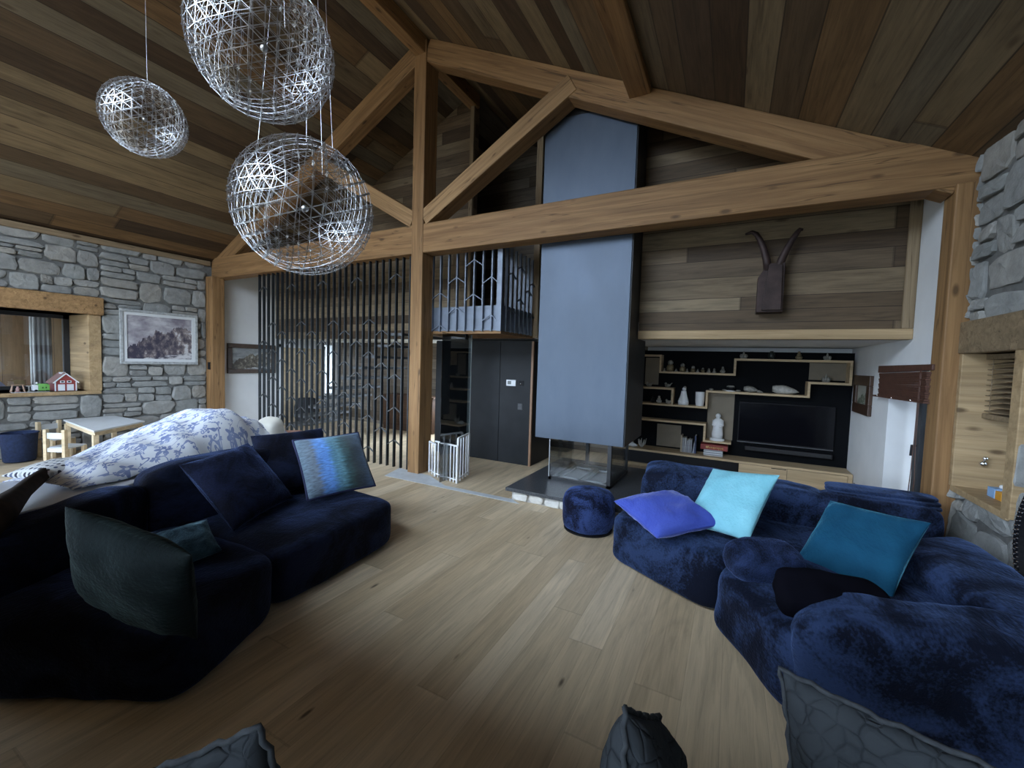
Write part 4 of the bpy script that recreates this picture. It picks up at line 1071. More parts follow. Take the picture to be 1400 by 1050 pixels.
_dg = bpy.context.evaluated_depsgraph_get(); _me = bpy.data.meshes.new_from_object(fo.evaluated_get(_dg)); bpy.data.objects.remove(fo)
fo = bpy.data.objects.new('lettering', _me); COL.objects.link(fo)
fo.parent = r; fo.rotation_euler = (pi / 2, 0, 0); fo.location = V(((a.x + b.x) / 2 + 0.02, 7.7985, z + 0.044)) - r.location
obj('emblem', MB().tube([(a.x + 0.10, 7.7985, z + 0.044), (a.x + 0.10, 7.801, z + 0.044)], 0.018, 14), plain('gold_stamp', (0.5, 0.34, 0.14), 0.4, 0.4), r)
shellobj(868, ZC, 0.19, 0.10, 'white spiral shell on the oak bench next to the chimney', M_CERAMIC, 7.8)
x = hy((877.5, 600), 7.85).x
d = thing('coral', (x, 7.85, ZC), 'spiky pale coral piece beside the white spiral shell', 'coral')
for k in range(9):
    an = k * 2.4; t_ = 0.03 + 0.004 * k
    obj('branch', MB().tube([(x, 7.85, ZC + 0.01), (x + cos(an) * t_, 7.85 + sin(an) * t_, ZC + 0.07), (x + cos(an) * t_ * 1.3, 7.85 + sin(an) * t_ * 1.3, ZC + 0.12 + 0.006 * k)], [0.022, 0.013, 0.004], 7), M_SHELLC, d, smooth=True)

# ------------------------------------------------------------------ pictures, trophy
def picture(name, label, corners, nrm, fw, m_frame, m_img, liner=None, cat='painting'):
    """corners: TL, TR, BR, BL on the wall; nrm: towards the room."""
    TL, TR, BR, BL = [V(c) for c in corners]; n = V(nrm)
    u = (TR - TL).normalized(); v = (TL - BL).normalized(); W = (TR - TL).length; H = (TL - BL).length
    r = thing(name, (TL + BR) / 2, label, cat)
    def P(x, y, d): return BL + u * x + v * y + n * d
    def slab(x0, y0, x1, y1, d0, d1):
        return [P(x0, y0, d0), P(x1, y0, d0), P(x1, y1, d0), P(x0, y1, d0), P(x0, y0, d1), P(x1, y0, d1), P(x1, y1, d1), P(x0, y1, d1)]
    fr = MB().hexa(slab(0, 0, W, fw, 0, 0.045)).hexa(slab(0, H - fw, W, H, 0, 0.045)).hexa(slab(0, fw, fw, H - fw, 0, 0.045)).hexa(slab(W - fw, fw, W, H - fw, 0, 0.045))
    obj('frame', fr, m_frame, r, bevel=0.008)
    if liner:
        l0, l1 = fw, fw + liner[1]
        li = MB().hexa(slab(l0, l0, W - l0, l1, 0, 0.03)).hexa(slab(l0, H - l1, W - l0, H - l0, 0, 0.03)).hexa(slab(l0, l1, l1, H - l1, 0, 0.03)).hexa(slab(W - l1, l1, W - l0, H - l1, 0, 0.03))
        obj('liner', li, liner[0], r); fw = l1
    obj('canvas', MB().add([P(fw, fw, 0.015), P(W - fw, fw, 0.015), P(W - fw, H - fw, 0.015), P(fw, H - fw, 0.015)], [(0, 1, 2, 3)]), m_img, r, uvs=[(0, 0), (1, 0), (1, 1), (0, 1)], normals=False)
    return r
def mountain_mat(name, sky1, sky2, rock, lightrock, snow, ridge=(0.35, 0.5), seed=0.0, dim=1.0):
    m, t, b = mat(name)
    uv = t.n('ShaderNodeTexCoord').outputs['UV']; s_ = t.sep(uv); u, v = s_[0], s_[1]
    mv = lambda k, z: t.n('ShaderNodeTexNoise', {'Vector': t.comb(t.m('MULTIPLY', u, k[0]), t.m('MULTIPLY', v, k[1]), z), 'Scale': 1.0, 'Detail': 6.0, 'Roughness': 0.62}).outputs[0]
    cl = mv((3.0, 3.6), seed)
    sky = t.ramp(cl, [(0.36, sky2), (0.5, tuple((a + b_) / 2 for a, b_ in zip(sky1, sky2))), (0.62, sky1)])
    n1 = mv((5.0, 0.0), seed + 3.1); n2 = mv((16.0, 0.0), seed + 7.7)
    pk = lambda c, h, s: t.m('SUBTRACT', h, t.m('MULTIPLY', t.m('ABSOLUTE', t.m('SUBTRACT', u, c)), s))
    hill = t.m('MAXIMUM', pk(0.47, ridge[0] + 0.34, 0.95), pk(0.84, ridge[0] + 0.48, 0.85))
    rd = t.m('ADD', hill, t.m('ADD', t.m('MULTIPLY', t.m('SUBTRACT', n1, 0.5), 0.35), t.m('MULTIPLY', t.m('SUBTRACT', n2, 0.5), 0.40)))
    isr = t.m('LESS_THAN', v, rd)
    cr = t.m('ADD', mv((13.0, 6.0), seed + 1.3), t.m('MULTIPLY', t.m('SUBTRACT', u, 0.55), 0.16))
    rk = t.ramp(cr, [(0.40, rock), (0.52, tuple(0.6 * a + 0.4 * b_ for a, b_ in zip(rock, lightrock))), (0.60, lightrock), (0.68, snow)])
    fg = mv((6.0, 10.0), seed + 9.0)
    low = t.m('LESS_THAN', t.m('ADD', v, t.m('MULTIPLY', fg, 0.15)), t.m('MULTIPLY_ADD', u, 0.24, 0.02))
    c = t.mix(isr, sky, rk)
    c = t.mix(low, c, t.ramp(fg, [(0.45, snow), (0.6, rock)]))
    if dim != 1.0: c = t.mix(1.0, c, (dim,) * 3, 'MULTIPLY')
    lk(t, c, b, 'Base Color'); b.inputs['Roughness'].default_value = 0.5
    return m
M_SILVER = plain('silvered_frame', (0.40, 0.42, 0.43), 0.5, 0.15, 0.25, 20)
p1, p2 = hx((162, 420.5), XL + 0.06), hx((269, 432.5), XL + 0.06); p3, p4 = hx((268.5, 498.5), XL + 0.06), hx((164.5, 497.5), XL + 0.06)
zt, zb = (p1.z + p2.z) / 2, (p3.z + p4.z) / 2
picture('mountain_painting', 'large mountain painting in a silver frame on the left stone wall', [(XL + 0.06, p1.y, zt), (XL + 0.06, p2.y, zt), (XL + 0.06, p2.y, zb), (XL + 0.06, p1.y, zb)], (1, 0, 0), 0.05, M_SILVER,
        mountain_mat('mountain_canvas', (0.50, 0.49, 0.52), (0.20, 0.18, 0.22), (0.045, 0.04, 0.065), (0.26, 0.22, 0.22), (0.55, 0.54, 0.56)), (plain('white_liner', (0.62, 0.64, 0.66), 0.6), 0.055))
p1, p2 = hx((310, 469), XL), hx((310, 510.5), XL)
M_FRAMEBR = plain('dark_brown_frame', (0.055, 0.028, 0.016), 0.4, 0, 0.3, 20)
picture('snow_painting', 'brown framed snowy mountain painting on the white wall left of the bar screen', [(XL, 5.30, p1.z), (XL, 6.42, p1.z), (XL, 6.42, p2.z), (XL, 5.30, p2.z)], (1, 0, 0), 0.10, M_FRAMEBR,
        mountain_mat('snow_canvas', (0.33, 0.35, 0.36), (0.16, 0.17, 0.18), (0.07, 0.06, 0.05), (0.28, 0.25, 0.20), (0.50, 0.51, 0.52), (0.40, 0.3), 4.0))
a, b = hx((1173, 512), XW), hx((1191, 573), XW)
picture('framed_print', 'small dark framed plant print on the right white wall', [(XW, a.y, a.z - 0.01), (XW, b.y, a.z - 0.01), (XW, b.y, b.z + 0.03), (XW, a.y, b.z + 0.03)], (-1, 0, 0), 0.14, M_FRAMEBR,
        mountain_mat('plant_print', (0.42, 0.42, 0.37), (0.36, 0.36, 0.31), (0.10, 0.12, 0.08), (0.25, 0.26, 0.2), (0.45, 0.44, 0.38), (0.2, 0.3), 8.0))

# steel chamois trophy on the boarded wall
M_RUST = plain('rusty_steel', (0.045, 0.028, 0.026), 0.6, 0.4, 0.35, 10)
P = lambda px, py, d=0.0: hy((px, py), YR - d)
tr = thing('trophy', P(1053, 428), 'folded rusty steel animal head with two curved horns on the boarded wall', 'wall trophy')
hl, hr, bl_, br_ = P(1035, 384), P(1070, 366), P(1033, 429), P(1067, 430)
zt, zm, zb = P(1052, 365).z, P(1035, 384).z, P(1045, 429.5).z
x0, x1 = P(1034, 405).x, P(1069, 405).x; xm_ = (x0 + x1) / 2 + 0.06
y1, y0 = YR - 0.20, YR
head = MB().prism([(x0, y0, zb), (x1, y0, zb), (x1, y0, zt), (x0 + 0.09, y0, zt), (x0, y0, zm)], (0, -0.20, 0))
obj('head_plate', head, M_RUST, tr, bevel=0.006)
obj('nose_fold', MB().prism([(x0 + 0.05, y1, zb + 0.02), (x1 - 0.02, y1, zb + 0.02), (x1 - 0.03, y1, zt - 0.03), (x0 + 0.10, y1, zt - 0.02)], (0, -0.035, 0)), M_RUST, tr, bevel=0.004)
def horn(px):
    pts = [hy(p, YR - 0.17) for p in px]
    obj('horn', MB().tube(pts, [0.045, 0.042, 0.036, 0.033, 0.028, 0.022, 0.012][:len(pts)], 10), M_RUST, tr, smooth=True)
horn([(1050, 370), (1048, 355), (1044, 340), (1039, 328), (1034, 320), (1028, 317.5), (1019, 320.5)])
horn([(1063, 370), (1069, 354), (1076, 340), (1083, 328), (1090, 318), (1094, 313.5), (1098, 314)])
# ------------------------------------------------------------------ sofas
M_SOFA_L = M_NAVY_SHADED  # same velvet as the right sofa, with its shade painted in
M_SOFA_R = velvet('blue_crushed_velvet', (0.003, 0.005, 0.014), (0.022, 0.040, 0.100), 2.6, 0.5, (0.30, 0.48, 1.0), 0.8, (0.44, 0.57))
M_DARKFUR = velvet('midnight_fur', (0.0015, 0.002, 0.007), (0.008, 0.012, 0.036), 4.0, 0.6, (0.3, 0.45, 1.0), 1.0)

so = thing('corner_sofa', (0.4, 3.6, 0), 'crushed blue velvet corner sofa along the right side of the room', 'sofa')
obj('seat', soft_hex(quad_block([(-0.93, 3.77), (-0.06, 3.25), (1.45, 4.45), (-0.74, 4.72)], 0.0, 0.43), n=30, e=9, lump=0.016, seed=1), M_SOFA_R, so, smooth=True)
obj('seat', soft_hex(quad_block([(0.33, 2.45), (1.45, 2.55), (1.55, 4.40), (-0.075, 3.20)], 0.0, 0.455), n=30, e=8, lump=0.025, seed=4), M_SOFA_R, so, smooth=True)
obj('backrest', soft_hex(quad_block([(-0.77, 4.36), (0.80, 4.42), (0.85, 4.86), (-0.80, 4.82)], 0.17, 0.755, [0.72, 0.74, 0.72, 0.80]), n=28, e=8, lump=0.03, seed=7), M_SOFA_R, so, smooth=True)
obj('backrest', soft_hex(quad_block([(0.72, 4.40), (1.55, 4.45), (1.58, 4.84), (0.76, 4.84)], 0.17, 0.73), n=26, e=7, lump=0.03, seed=9), M_SOFA_R, so, smooth=True)
for k in range(3):
    obj('fold', soft_hex(quad_block([(0.80, 4.44 + 0.05 * k), (1.57, 4.50 + 0.05 * k), (1.585, 4.80 + 0.02 * k), (0.82, 4.80 + 0.02 * k)], 0.69 + 0.028 * k, 0.722 + 0.028 * k), n=14, e=5, lump=0.012, seed=k * 3.0), M_SOFA_R, so, smooth=True)
obj('backrest', soft_hex(quad_block([(1.28, 2.70), (1.66, 2.75), (1.64, 4.40), (1.02, 3.95)], 0.15, 0.635), n=28, e=6, lump=0.03, seed=12), M_SOFA_R, so, smooth=True)
obj('armrest', soft_hex(quad_block([(0.33, 2.40), (1.62, 2.62), (1.58, 3.10), (0.38, 2.80)], 0.0, 0.625, [0.585, 0.63, 0.66, 0.60]), n=34, e=5.5, lump=0.035, lscale=2.8, seed=15), M_SOFA_R, so, smooth=True)

sl = thing('sofa', (-3.4, 1.8, 0), 'navy velvet sofa with painted-in shade along the left side of the room', 'sofa')
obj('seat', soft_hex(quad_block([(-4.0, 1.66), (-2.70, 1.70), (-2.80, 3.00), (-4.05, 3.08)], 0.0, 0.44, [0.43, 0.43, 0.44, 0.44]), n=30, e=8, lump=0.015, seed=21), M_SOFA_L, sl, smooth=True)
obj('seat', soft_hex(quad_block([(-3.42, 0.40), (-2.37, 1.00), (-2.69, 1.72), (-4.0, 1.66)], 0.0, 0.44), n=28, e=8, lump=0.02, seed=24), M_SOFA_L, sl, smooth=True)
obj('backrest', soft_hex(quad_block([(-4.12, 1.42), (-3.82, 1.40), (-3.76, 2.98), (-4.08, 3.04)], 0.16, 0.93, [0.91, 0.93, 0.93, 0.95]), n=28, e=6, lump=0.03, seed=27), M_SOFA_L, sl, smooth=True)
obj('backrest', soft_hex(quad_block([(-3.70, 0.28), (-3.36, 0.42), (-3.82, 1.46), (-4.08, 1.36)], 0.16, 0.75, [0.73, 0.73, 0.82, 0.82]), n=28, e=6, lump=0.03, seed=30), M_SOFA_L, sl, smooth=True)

M_FURR = velvet('blue_black_fur', (0.003, 0.005, 0.014), (0.020, 0.036, 0.10), 5.0, 0.6, (0.3, 0.45, 1.0), 1.0)
# ------------------------------------------------------------------ cushions
M_LAV = velvet('violet_blue_velvet', (0.042, 0.065, 0.34), (0.070, 0.11, 0.48), 2.2, 0.9, (0.55, 0.6, 1.0), 0.1, (0.3, 0.7))
M_TURQ = velvet('turquoise_velvet', (0.16, 0.43, 0.52), (0.24, 0.56, 0.66), 2.0, 0.5, (0.7, 0.95, 1.0), 0.1, (0.3, 0.7))
M_TEAL = velvet('deep_teal_velvet', (0.004, 0.045, 0.095), (0.008, 0.075, 0.145), 2.0, 0.9, (0.25, 0.75, 1.0), 0.1, (0.3, 0.7))
M_BLKGREEN = velvet('bottle_green_velvet', (0.004, 0.0075, 0.008), (0.009, 0.015, 0.016), 2.0, 0.25, (0.6, 0.9, 0.9), 0.1)
M_SMALLC = velvet('sea_green_fur', (0.006, 0.016, 0.025), (0.035, 0.075, 0.10), 7.0, 0.6, (0.5, 0.8, 1.0), 0.8)
cushion('cushion', 'violet blue velvet cushion lying at the left end of the corner sofa', (-0.435, 3.72, 0.56), (0.71, 0.69, 0.10), (-0.70, 0.70, 0.12), 0.64, 0.64, 0.21, M_LAV, seed=2, wrinkle=0.022, pinch=0.10)
M_EDGE_T = plain('pale_turquoise_piping', (0.35, 0.58, 0.62), 0.8)
cushion('cushion', 'pale turquoise velvet cushion propped against the sofa back', (0.036, 3.86, 0.70), (0.78, -0.60, 0.16), (0.32, 0.62, 0.72), 0.62, 0.62, 0.17, M_TURQ, seed=5, wrinkle=0.014, pinch=0.07)
cushion('cushion', 'large deep teal velvet cushion propped in the corner of the right sofa', (0.825, 3.60, 0.615), (0.75, -0.65, 0.08), (0.43, 0.58, 0.70), 0.60, 0.61, 0.20, M_TEAL, seed=8, wrinkle=0.02, pinch=0.07)
def rounded(name, c, u, v, w, h, t_, m, label, e=3.2, seed=1.0):
    c = V(c); u = V(u).normalized(); v = V(v); v = (v - u * v.dot(u)).normalized(); k = u.cross(v)
    cs = [c + u * (a * w / 2) + v * (b_ * h / 2) + k * (d * t_ / 2) for d in (-1, 1) for (a, b_) in ((-1, -1), (1, -1), (1, 1), (-1, 1))]
    return tag(obj(name, soft_hex(cs, n=20, e=e, lump=0.022, lscale=5.0, seed=seed), m, smooth=True, at=c), label, 'cushion')
rounded('cushion', hz((1043, 765), 0.54), (0.88, 0.45, 0.06), (-0.45, 0.85, 0.35), 0.46, 0.30, 0.20, M_FURR, 'small dark blue fur cushion lying between the turquoise and teal cushions')
rounded('cushion', hz((1138, 822), 0.53), (0.96, 0.22, -0.05), (-0.2, 0.9, 0.35), 0.56, 0.30, 0.20, plain('black_velvet', (0.003, 0.003, 0.006), 0.95, 0, 0.3, spec=0.05), 'black velvet cushion lying below the teal cushion behind the sofa arm', 4.0, 6.0)

def ikat():
    m, t, b = mat('ikat_velvet')
    s_ = t.sep(t.n('ShaderNodeTexCoord').outputs['UV']); u, v = s_[0], s_[1]
    nz = t.n('ShaderNodeTexNoise', {'Vector': t.comb(t.m('MULTIPLY', u, 2.0), t.m('MULTIPLY', v, 26.0), 0.0), 'Scale': 1.0, 'Detail': 3.0})
    tri = t.m('PINGPONG', t.m('MULTIPLY', v, 15.0), 0.5)
    w = t.m('ADD', u, t.m('ADD', t.m('MULTIPLY', t.m('SUBTRACT', nz.outputs[0], 0.5), 0.16), t.m('MULTIPLY', tri, 0.06)))
    c = t.ramp(w, [(0.05, (0.10, 0.15, 0.20)), (0.20, (0.10, 0.13, 0.17)), (0.27, (0.08, 0.20, 0.48)), (0.38, (0.09, 0.24, 0.60)), (0.46, (0.07, 0.19, 0.28)), (0.55, (0.08, 0.20, 0.25)), (0.63, (0.02, 0.06, 0.06)), (0.74, (0.012, 0.02, 0.018)), (0.86, (0.012, 0.02, 0.035)), (0.95, (0.03, 0.055, 0.11))])
    n2 = t.n('ShaderNodeTexNoise', {'Vector': t.comb(t.m('MULTIPLY', u, 14.0), t.m('MULTIPLY', v, 60.0), 2.0), 'Scale': 1.0, 'Detail': 2.0})
    c = t.mix(0.7, c, t.ramp(n2.outputs[0], [(0.35, (0.45,) * 3), (0.65, (1.3,) * 3)]), 'MULTIPLY')
    lk(t, c, b, 'Base Color'); b.inputs['Roughness'].default_value = 0.8; b.inputs['Sheen Weight'].default_value = 0.5; b.inputs['Sheen Tint'].default_value = (0.6, 0.8, 1, 1)
    bump(t, b, n2.outputs[0], 0.3, 0.01)
    return m
M_PIPE = plain('navy_piping', (0.006, 0.010, 0.05), 0.8)
n_ik = V((0.75, -0.24, 0.61)); u_ik, v_ik = (0.29, 0.96, 0.02), (-0.59, 0.16, 0.79)
cushion('cushion', 'blue, turquoise and black striped cushion at the far end of the left sofa', V((-3.45, 2.78, 0.722)) + n_ik * 0.03, u_ik, v_ik, 0.65, 0.62, 0.20, ikat(), piping=(M_PIPE, 0.012), seed=3, pinch=0.05)
cushion('cushion', 'big plain navy cushion behind the striped one on the left sofa', (-3.80, 2.60, 0.76), (0.16, 0.98, 0.0), (-0.45, 0.05, 0.88), 0.70, 0.60, 0.20, M_NAVY_SHADED, seed=17, pinch=0.04)
cushion('cushion', 'black-navy fur cushion tilted in the middle of the left sofa', (-3.60, 1.98, 0.715), (-0.32, 0.95, 0.07), (-0.62, -0.26, 0.74), 0.67, 0.66, 0.22, M_DARKFUR, seed=19, pinch=0.06)
cushion('cushion', 'dark bottle green velvet cushion at the near end of the left sofa', (-2.60, 0.915, 0.665), (0.88, 0.38, -0.29), (0.39, -0.21, 0.90), 0.67, 0.64, 0.24, M_BLKGREEN, seed=23, pinch=0.06)
cushion('cushion', 'small sea green patterned cushion lying on the left sofa seat', (-3.10, 1.33, 0.545), (0.25, 0.95, 0.12), (-0.85, 0.25, 0.30), 0.36, 0.36, 0.14, M_SMALLC, seed=26, pinch=0.06)

# quilted cushions on the window bench under the camera
def quilted():
    m, t, b = mat('grey_quilted_cotton')
    co = t.n('ShaderNodeTexCoord').outputs['Object']
    wn = t.n('ShaderNodeTexNoise', {'Vector': co, 'Scale': 6.0, 'Detail': 2.0})
    wv = t.n('ShaderNodeVectorMath', {0: co, 1: wn.outputs['Color']}, operation='MULTIPLY_ADD')
    wv.inputs[1].default_value = (1, 1, 1)
    dist = t.n('ShaderNodeVectorMath', operation='SCALE'); t.t.links.new(wn.outputs['Color'], dist.inputs[0]); dist.inputs['Scale'].default_value = 0.09
    ad = t.n('ShaderNodeVectorMath', {0: co, 1: dist.outputs[0]}, operation='ADD')
    vo = t.n('ShaderNodeTexVoronoi', {'Vector': ad.outputs[0], 'Scale': 17.0}, feature='DISTANCE_TO_EDGE')
    n3 = t.n('ShaderNodeTexNoise', {'Vector': co, 'Scale': 9.0, 'Detail': 3.0})
    open_ = t.ramp(n3.outputs[0], [(0.42, (0, 0, 0)), (0.56, (1, 1, 1))])     # seams fade out in places
    ln = t.m('MULTIPLY', t.ramp(vo.outputs['Distance'], [(0.0, (1, 1, 1)), (0.07, (0.35,) * 3), (0.22, (0, 0, 0))]), t.m('MULTIPLY_ADD', open_, 0.8, 0.2))
    lk(t, t.mix(ln, (0.040, 0.046, 0.052), (0.028, 0.032, 0.037)), b, 'Base Color')
    b.inputs['Roughness'].default_value = 0.95; b.inputs['Specular IOR Level'].default_value = 0.1
    bump(t, b, t.m('SUBTRACT', t.m('MULTIPLY', n3.outputs[0], 0.9), t.m('MULTIPLY', ln, 0.6)), 0.6, 0.02)
    return m
M_QUILT = quilted()
M_QEDGE = plain('grey_binding', (0.035, 0.04, 0.046), 0.95, 0, 0.3, 40)
def ruffle(ctr, u, v, w, h, pinch):
    P = rim_path(ctr, u, v, w * 1.03, h * 1.03, pinch, 24); nn = V(u).cross(V(v)).normalized(); C_ = V(ctr)
    return MB().tube([p + nn * 0.005 * sin(i * 2.1) + (p - C_).normalized() * 0.004 * sin(i * 1.3 + 1) for i, p in enumerate(P)], 0.008, 6)
def qcushion(label, ctr, u, v, w, h, t, seed):
    r = thing('quilted_cushion', ctr, label, 'cushion')
    mb, uv = pillow(ctr, u, v, w, h, t, seed=seed, pinch=0.05, wrinkle=0.02)
    obj('cover', mb, M_QUILT, r, smooth=True, uvs=uv)
    u = V(u).normalized(); v = V(v); v = (v - u * v.dot(u)).normalized()
    obj('binding', ruffle(ctr, u, v, w, h, 0.05), M_QEDGE, r, smooth=True)
def from_corner(TLc, BLc, udir, w):
    TLc, BLc = V(TLc), V(BLc); v = (TLc - BLc); h = v.length; v.normalize(); u = V(udir); u = (u - v * u.dot(v)).normalized()
    return (TLc + BLc) / 2 + u * w / 2, u, v, w, h
c_, u_, v_, w_, h_ = from_corner((0.205, 1.63, 0.785), (0.258, 1.60, 0.30), (0.80, -0.42, -0.26), 0.55)
QR = (c_, u_, v_, w_, h_)
qcushion('grey quilted cushion in the lower right corner of the photo', c_, u_, v_, w_, h_, 0.16, 3)
u_ = V((0.10, -0.80, -0.55)).normalized(); v_ = V((0.0, 0.55, -0.80))
qcushion('grey quilted cushion seen edge-on at the bottom middle of the photo', (-0.145, 1.13, 0.56), (0.16, -0.62, -0.77), (0.10, 0.78, -0.6), 0.46, 0.46, 0.22, 6)
qcushion('dark quilted cushion at the bottom left of the photo', (-1.13, 0.51, 0.58), (0.75, 0.48, 0.34), (-0.25, -0.25, 0.90), 0.50, 0.44, 0.16, 9)
M_STOOL = plain('dark_stool_cloth', (0.03, 0.03, 0.034), 0.9)
def stool(x, y, z, r, label):
    s_ = thing('stool', (x, y, 0), label, 'stool', 'stools under the quilted cushions')
    obj('seat', MB().lathe([(r, z - 0.06), (r + 0.015, z - 0.04), (r + 0.01, z - 0.01), (r - 0.02, z)], (x, y, 0), 24), M_STOOL, s_, smooth=True)
    for k in range(4):
        an = pi / 4 + k * pi / 2
        obj('leg', MB().bar((x + cos(an) * r * 0.8, y + sin(an) * r * 0.8, 0), (x + cos(an) * r * 0.65, y + sin(an) * r * 0.65, z - 0.05), 0.03, 0.03), M_DARKWOOD, s_)
stool(0.46, 1.28, 0.29, 0.17, 'dark stool under the right quilted cushion')
stool(-0.16, 0.86, 0.32, 0.16, 'dark stool under the middle quilted cushion')
stool(-1.20, 0.44, 0.37, 0.18, 'dark stool under the left quilted cushion')

# ------------------------------------------------------------------ left corner: white table with draped heap
ta, tb = V((-4.72, 0.15, 0)), V((-5.72, 3.50, 0)); tc, td_ = V((-4.80, 3.55, 0)), V((-3.78, 0.30, 0))
tt = thing('long_table', (-4.85, 1.9, 0), 'long white table behind the left sofa', 'table')
M_TABLE = plain('white_lacquer', (0.62, 0.64, 0.68), 0.45, 0, 0.03)
obj('top', MB().hexa([p + V((0, 0, 0.71)) for p in (td_, tc, tb, ta)] + [p + V((0, 0, 0.75)) for p in (td_, tc, tb, ta)]), M_TABLE, tt, bevel=0.006)
for p in (ta.lerp(tc, 0.06), tb.lerp(td_, 0.06), tc.lerp(ta, 0.05), td_.lerp(tb, 0.06)):
    obj('leg', MB().box(p.x - 0.03, p.y - 0.03, 0, p.x + 0.03, p.y + 0.03, 0.71), M_TABLE, tt)

def floral():
    m, t, b = mat('blue_floral_cotton')
    uv = t.n('ShaderNodeTexCoord').outputs['UV']
    wn = t.n('ShaderNodeTexNoise', {'Vector': uv, 'Scale': 7.0, 'Detail': 2.0})
    def flowers(scale, radius, petals, keep, seed):
        mp = t.n('ShaderNodeMapping', {'Vector': uv, 'Location': (seed, seed * 0.7, 0), 'Scale': (scale, scale, 1)})
        vo = t.n('ShaderNodeTexVoronoi', {'Vector': mp, 'Scale': 1.0, 'Randomness': 0.9}, voronoi_dimensions='2D')
        d = t.n('ShaderNodeVectorMath', {0: mp.outputs[0], 1: vo.outputs['Position']}, operation='SUBTRACT')
        x = t.sep(d.outputs[0]); rn = t.sep(vo.outputs['Color'])
        ang = t.m('ARCTAN2', x[1], x[0]); r = vo.outputs['Distance']
        ed = t.m('MULTIPLY_ADD', t.m('COSINE', t.m('MULTIPLY_ADD', ang, petals, t.m('MULTIPLY', rn[0], 6.0))), 0.30, 0.70)
        ins = t.m('LESS_THAN', r, t.m('MULTIPLY', ed, radius))
        ctr = t.m('GREATER_THAN', r, radius * 0.22)
        return t.m('MULTIPLY', t.m('MULTIPLY', ins, ctr), t.m('LESS_THAN', rn[1], keep)), t.m('LESS_THAN', r, radius * 0.14)
    f1, c1 = flowers(5.0, 0.34, 5.0, 0.75, 0.0)
    f2, c2 = flowers(9.0, 0.30, 6.0, 0.55, 3.7)
    f3, c3 = flowers(15.0, 0.34, 2.0, 0.8, 7.1)
    st_ = t.n('ShaderNodeTexNoise', {'Vector': uv, 'Scale': 5.2, 'Detail': 1.5, 'Distortion': 0.6})
    stem = t.m('LESS_THAN', t.m('ABSOLUTE', t.m('SUBTRACT', st_.outputs[0], 0.5)), 0.010)
    near = t.m('LESS_THAN', t.m('ABSOLUTE', t.m('SUBTRACT', st_.outputs[0], 0.5)), 0.085)
    f3 = t.m('MULTIPLY', f3, near)
    msk = t.m('MAXIMUM', t.m('MAXIMUM', f1, f2), t.m('MAXIMUM', f3, stem))
    tone = t.ramp(wn.outputs[0], [(0.35, (0.09, 0.14, 0.36)), (0.65, (0.24, 0.31, 0.54))])
    c = t.mix(t.m('MULTIPLY', msk, 0.85), (0.70, 0.73, 0.78), tone)
    lk(t, c, b, 'Base Color'); b.inputs['Roughness'].default_value = 0.9; b.inputs['Specular IOR Level'].default_value = 0.1
    return m
# the cloth: a heap along the table axis
A0, A1 = V((-4.60, 1.02, 0)), V((-5.30, 3.22, 0)); ax_ = (A1 - A0); Lh = ax_.length; ax_.normalize(); bx_ = V((ax_.y, -ax_.x, 0))
prof_s = [(0.0, 0.03), (0.12, 0.14), (0.28, 0.25), (0.42, 0.345), (0.56, 0.43), (0.66, 0.42), (0.76, 0.30), (0.88, 0.22), (1.0, 0.14)]
def prof(s_):
    for (a, ha), (b, hb) in zip(prof_s, prof_s[1:]):
        if a <= s_ <= b:
            f = (s_ - a) / (b - a); f = f * f * (3 - 2 * f); return ha + (hb - ha) * f
    return 0.03
mb = MB(); uvs = []; na, nb = 90, 50
for i in range(na + 1):
    for j in range(nb + 1):
        s_ = i / na; w = -1 + 2 * j / nb
        wid = 0.30 + 0.14 * sin(pi * min(1, s_ * 1.05 + 0.08)) + 0.02 * sin(s_ * 23)
        cx = bx_ * (0.06 + w * wid)
        h = prof(s_)
        z = h * max(0.0, 1 - abs(w) ** 2.6) ** 0.75
        P0 = A0 + ax_ * (s_ * Lh) + cx
        fold = 0.020 * mnoise.noise(V((s_ * 7 + w * 2.2, w * 1.1, 0))) + 0.022 * mnoise.noise(V((s_ * 17 - w * 2.5, w * 0.8, 4.0))) * min(1, abs(w) * 1.6 + 0.2)
        if s_ > 0.70: fold += 0.020 * sin((s_ * 2.0 + w * 0.18) * 55) * (s_ - 0.70) / 0.3
        z = 0.765 + max(0.0, z + fold * (1.0 if h > 0.05 else 0.3))
        mb.v.append(P0 + V((0, 0, z))); uvs.append((s_ * Lh * 0.85, w * wid * 1.15 + 0.5 + z * w * 0.5))
for i in range(na):
    for j in range(nb):
        a = i * (nb + 1) + j
        mb.f.append((a, a + 1, a + nb + 2, a + nb + 1))
o = obj('floral_cloth', mb, floral(), smooth=True, uvs=uvs, at=(-4.95, 2.1, 0.765))
md = o.modifiers.new('solidify', 'SOLIDIFY'); md.thickness = 0.006; md.offset = 1.0
tag(o, 'white cloth with blue flowers draped over a heap on the long white table', 'cloth')
def dots():
    m, t, b = mat('polka_dot_cotton')
    mp = t.n('ShaderNodeMapping', {'Vector': t.n('ShaderNodeTexCoord').outputs['UV'], 'Scale': (13, 10, 1), 'Rotation': (0, 0, 0.0)})
    vo = t.n('ShaderNodeTexVoronoi', {'Vector': mp, 'Scale': 1.0, 'Randomness': 0.08}, voronoi_dimensions='2D')
    rn = t.sep(vo.outputs['Color'])
    dc = t.ramp(rn[0], [(0.0, (0.03, 0.035, 0.06)), (0.45, (0.10, 0.13, 0.22)), (0.75, (0.40, 0.42, 0.42))], 'CONSTANT')
    lk(t, t.mix(t.m('LESS_THAN', vo.outputs['Distance'], 0.27), (0.68, 0.70, 0.72), dc), b, 'Base Color'); b.inputs['Roughness'].default_value = 0.9
    return m
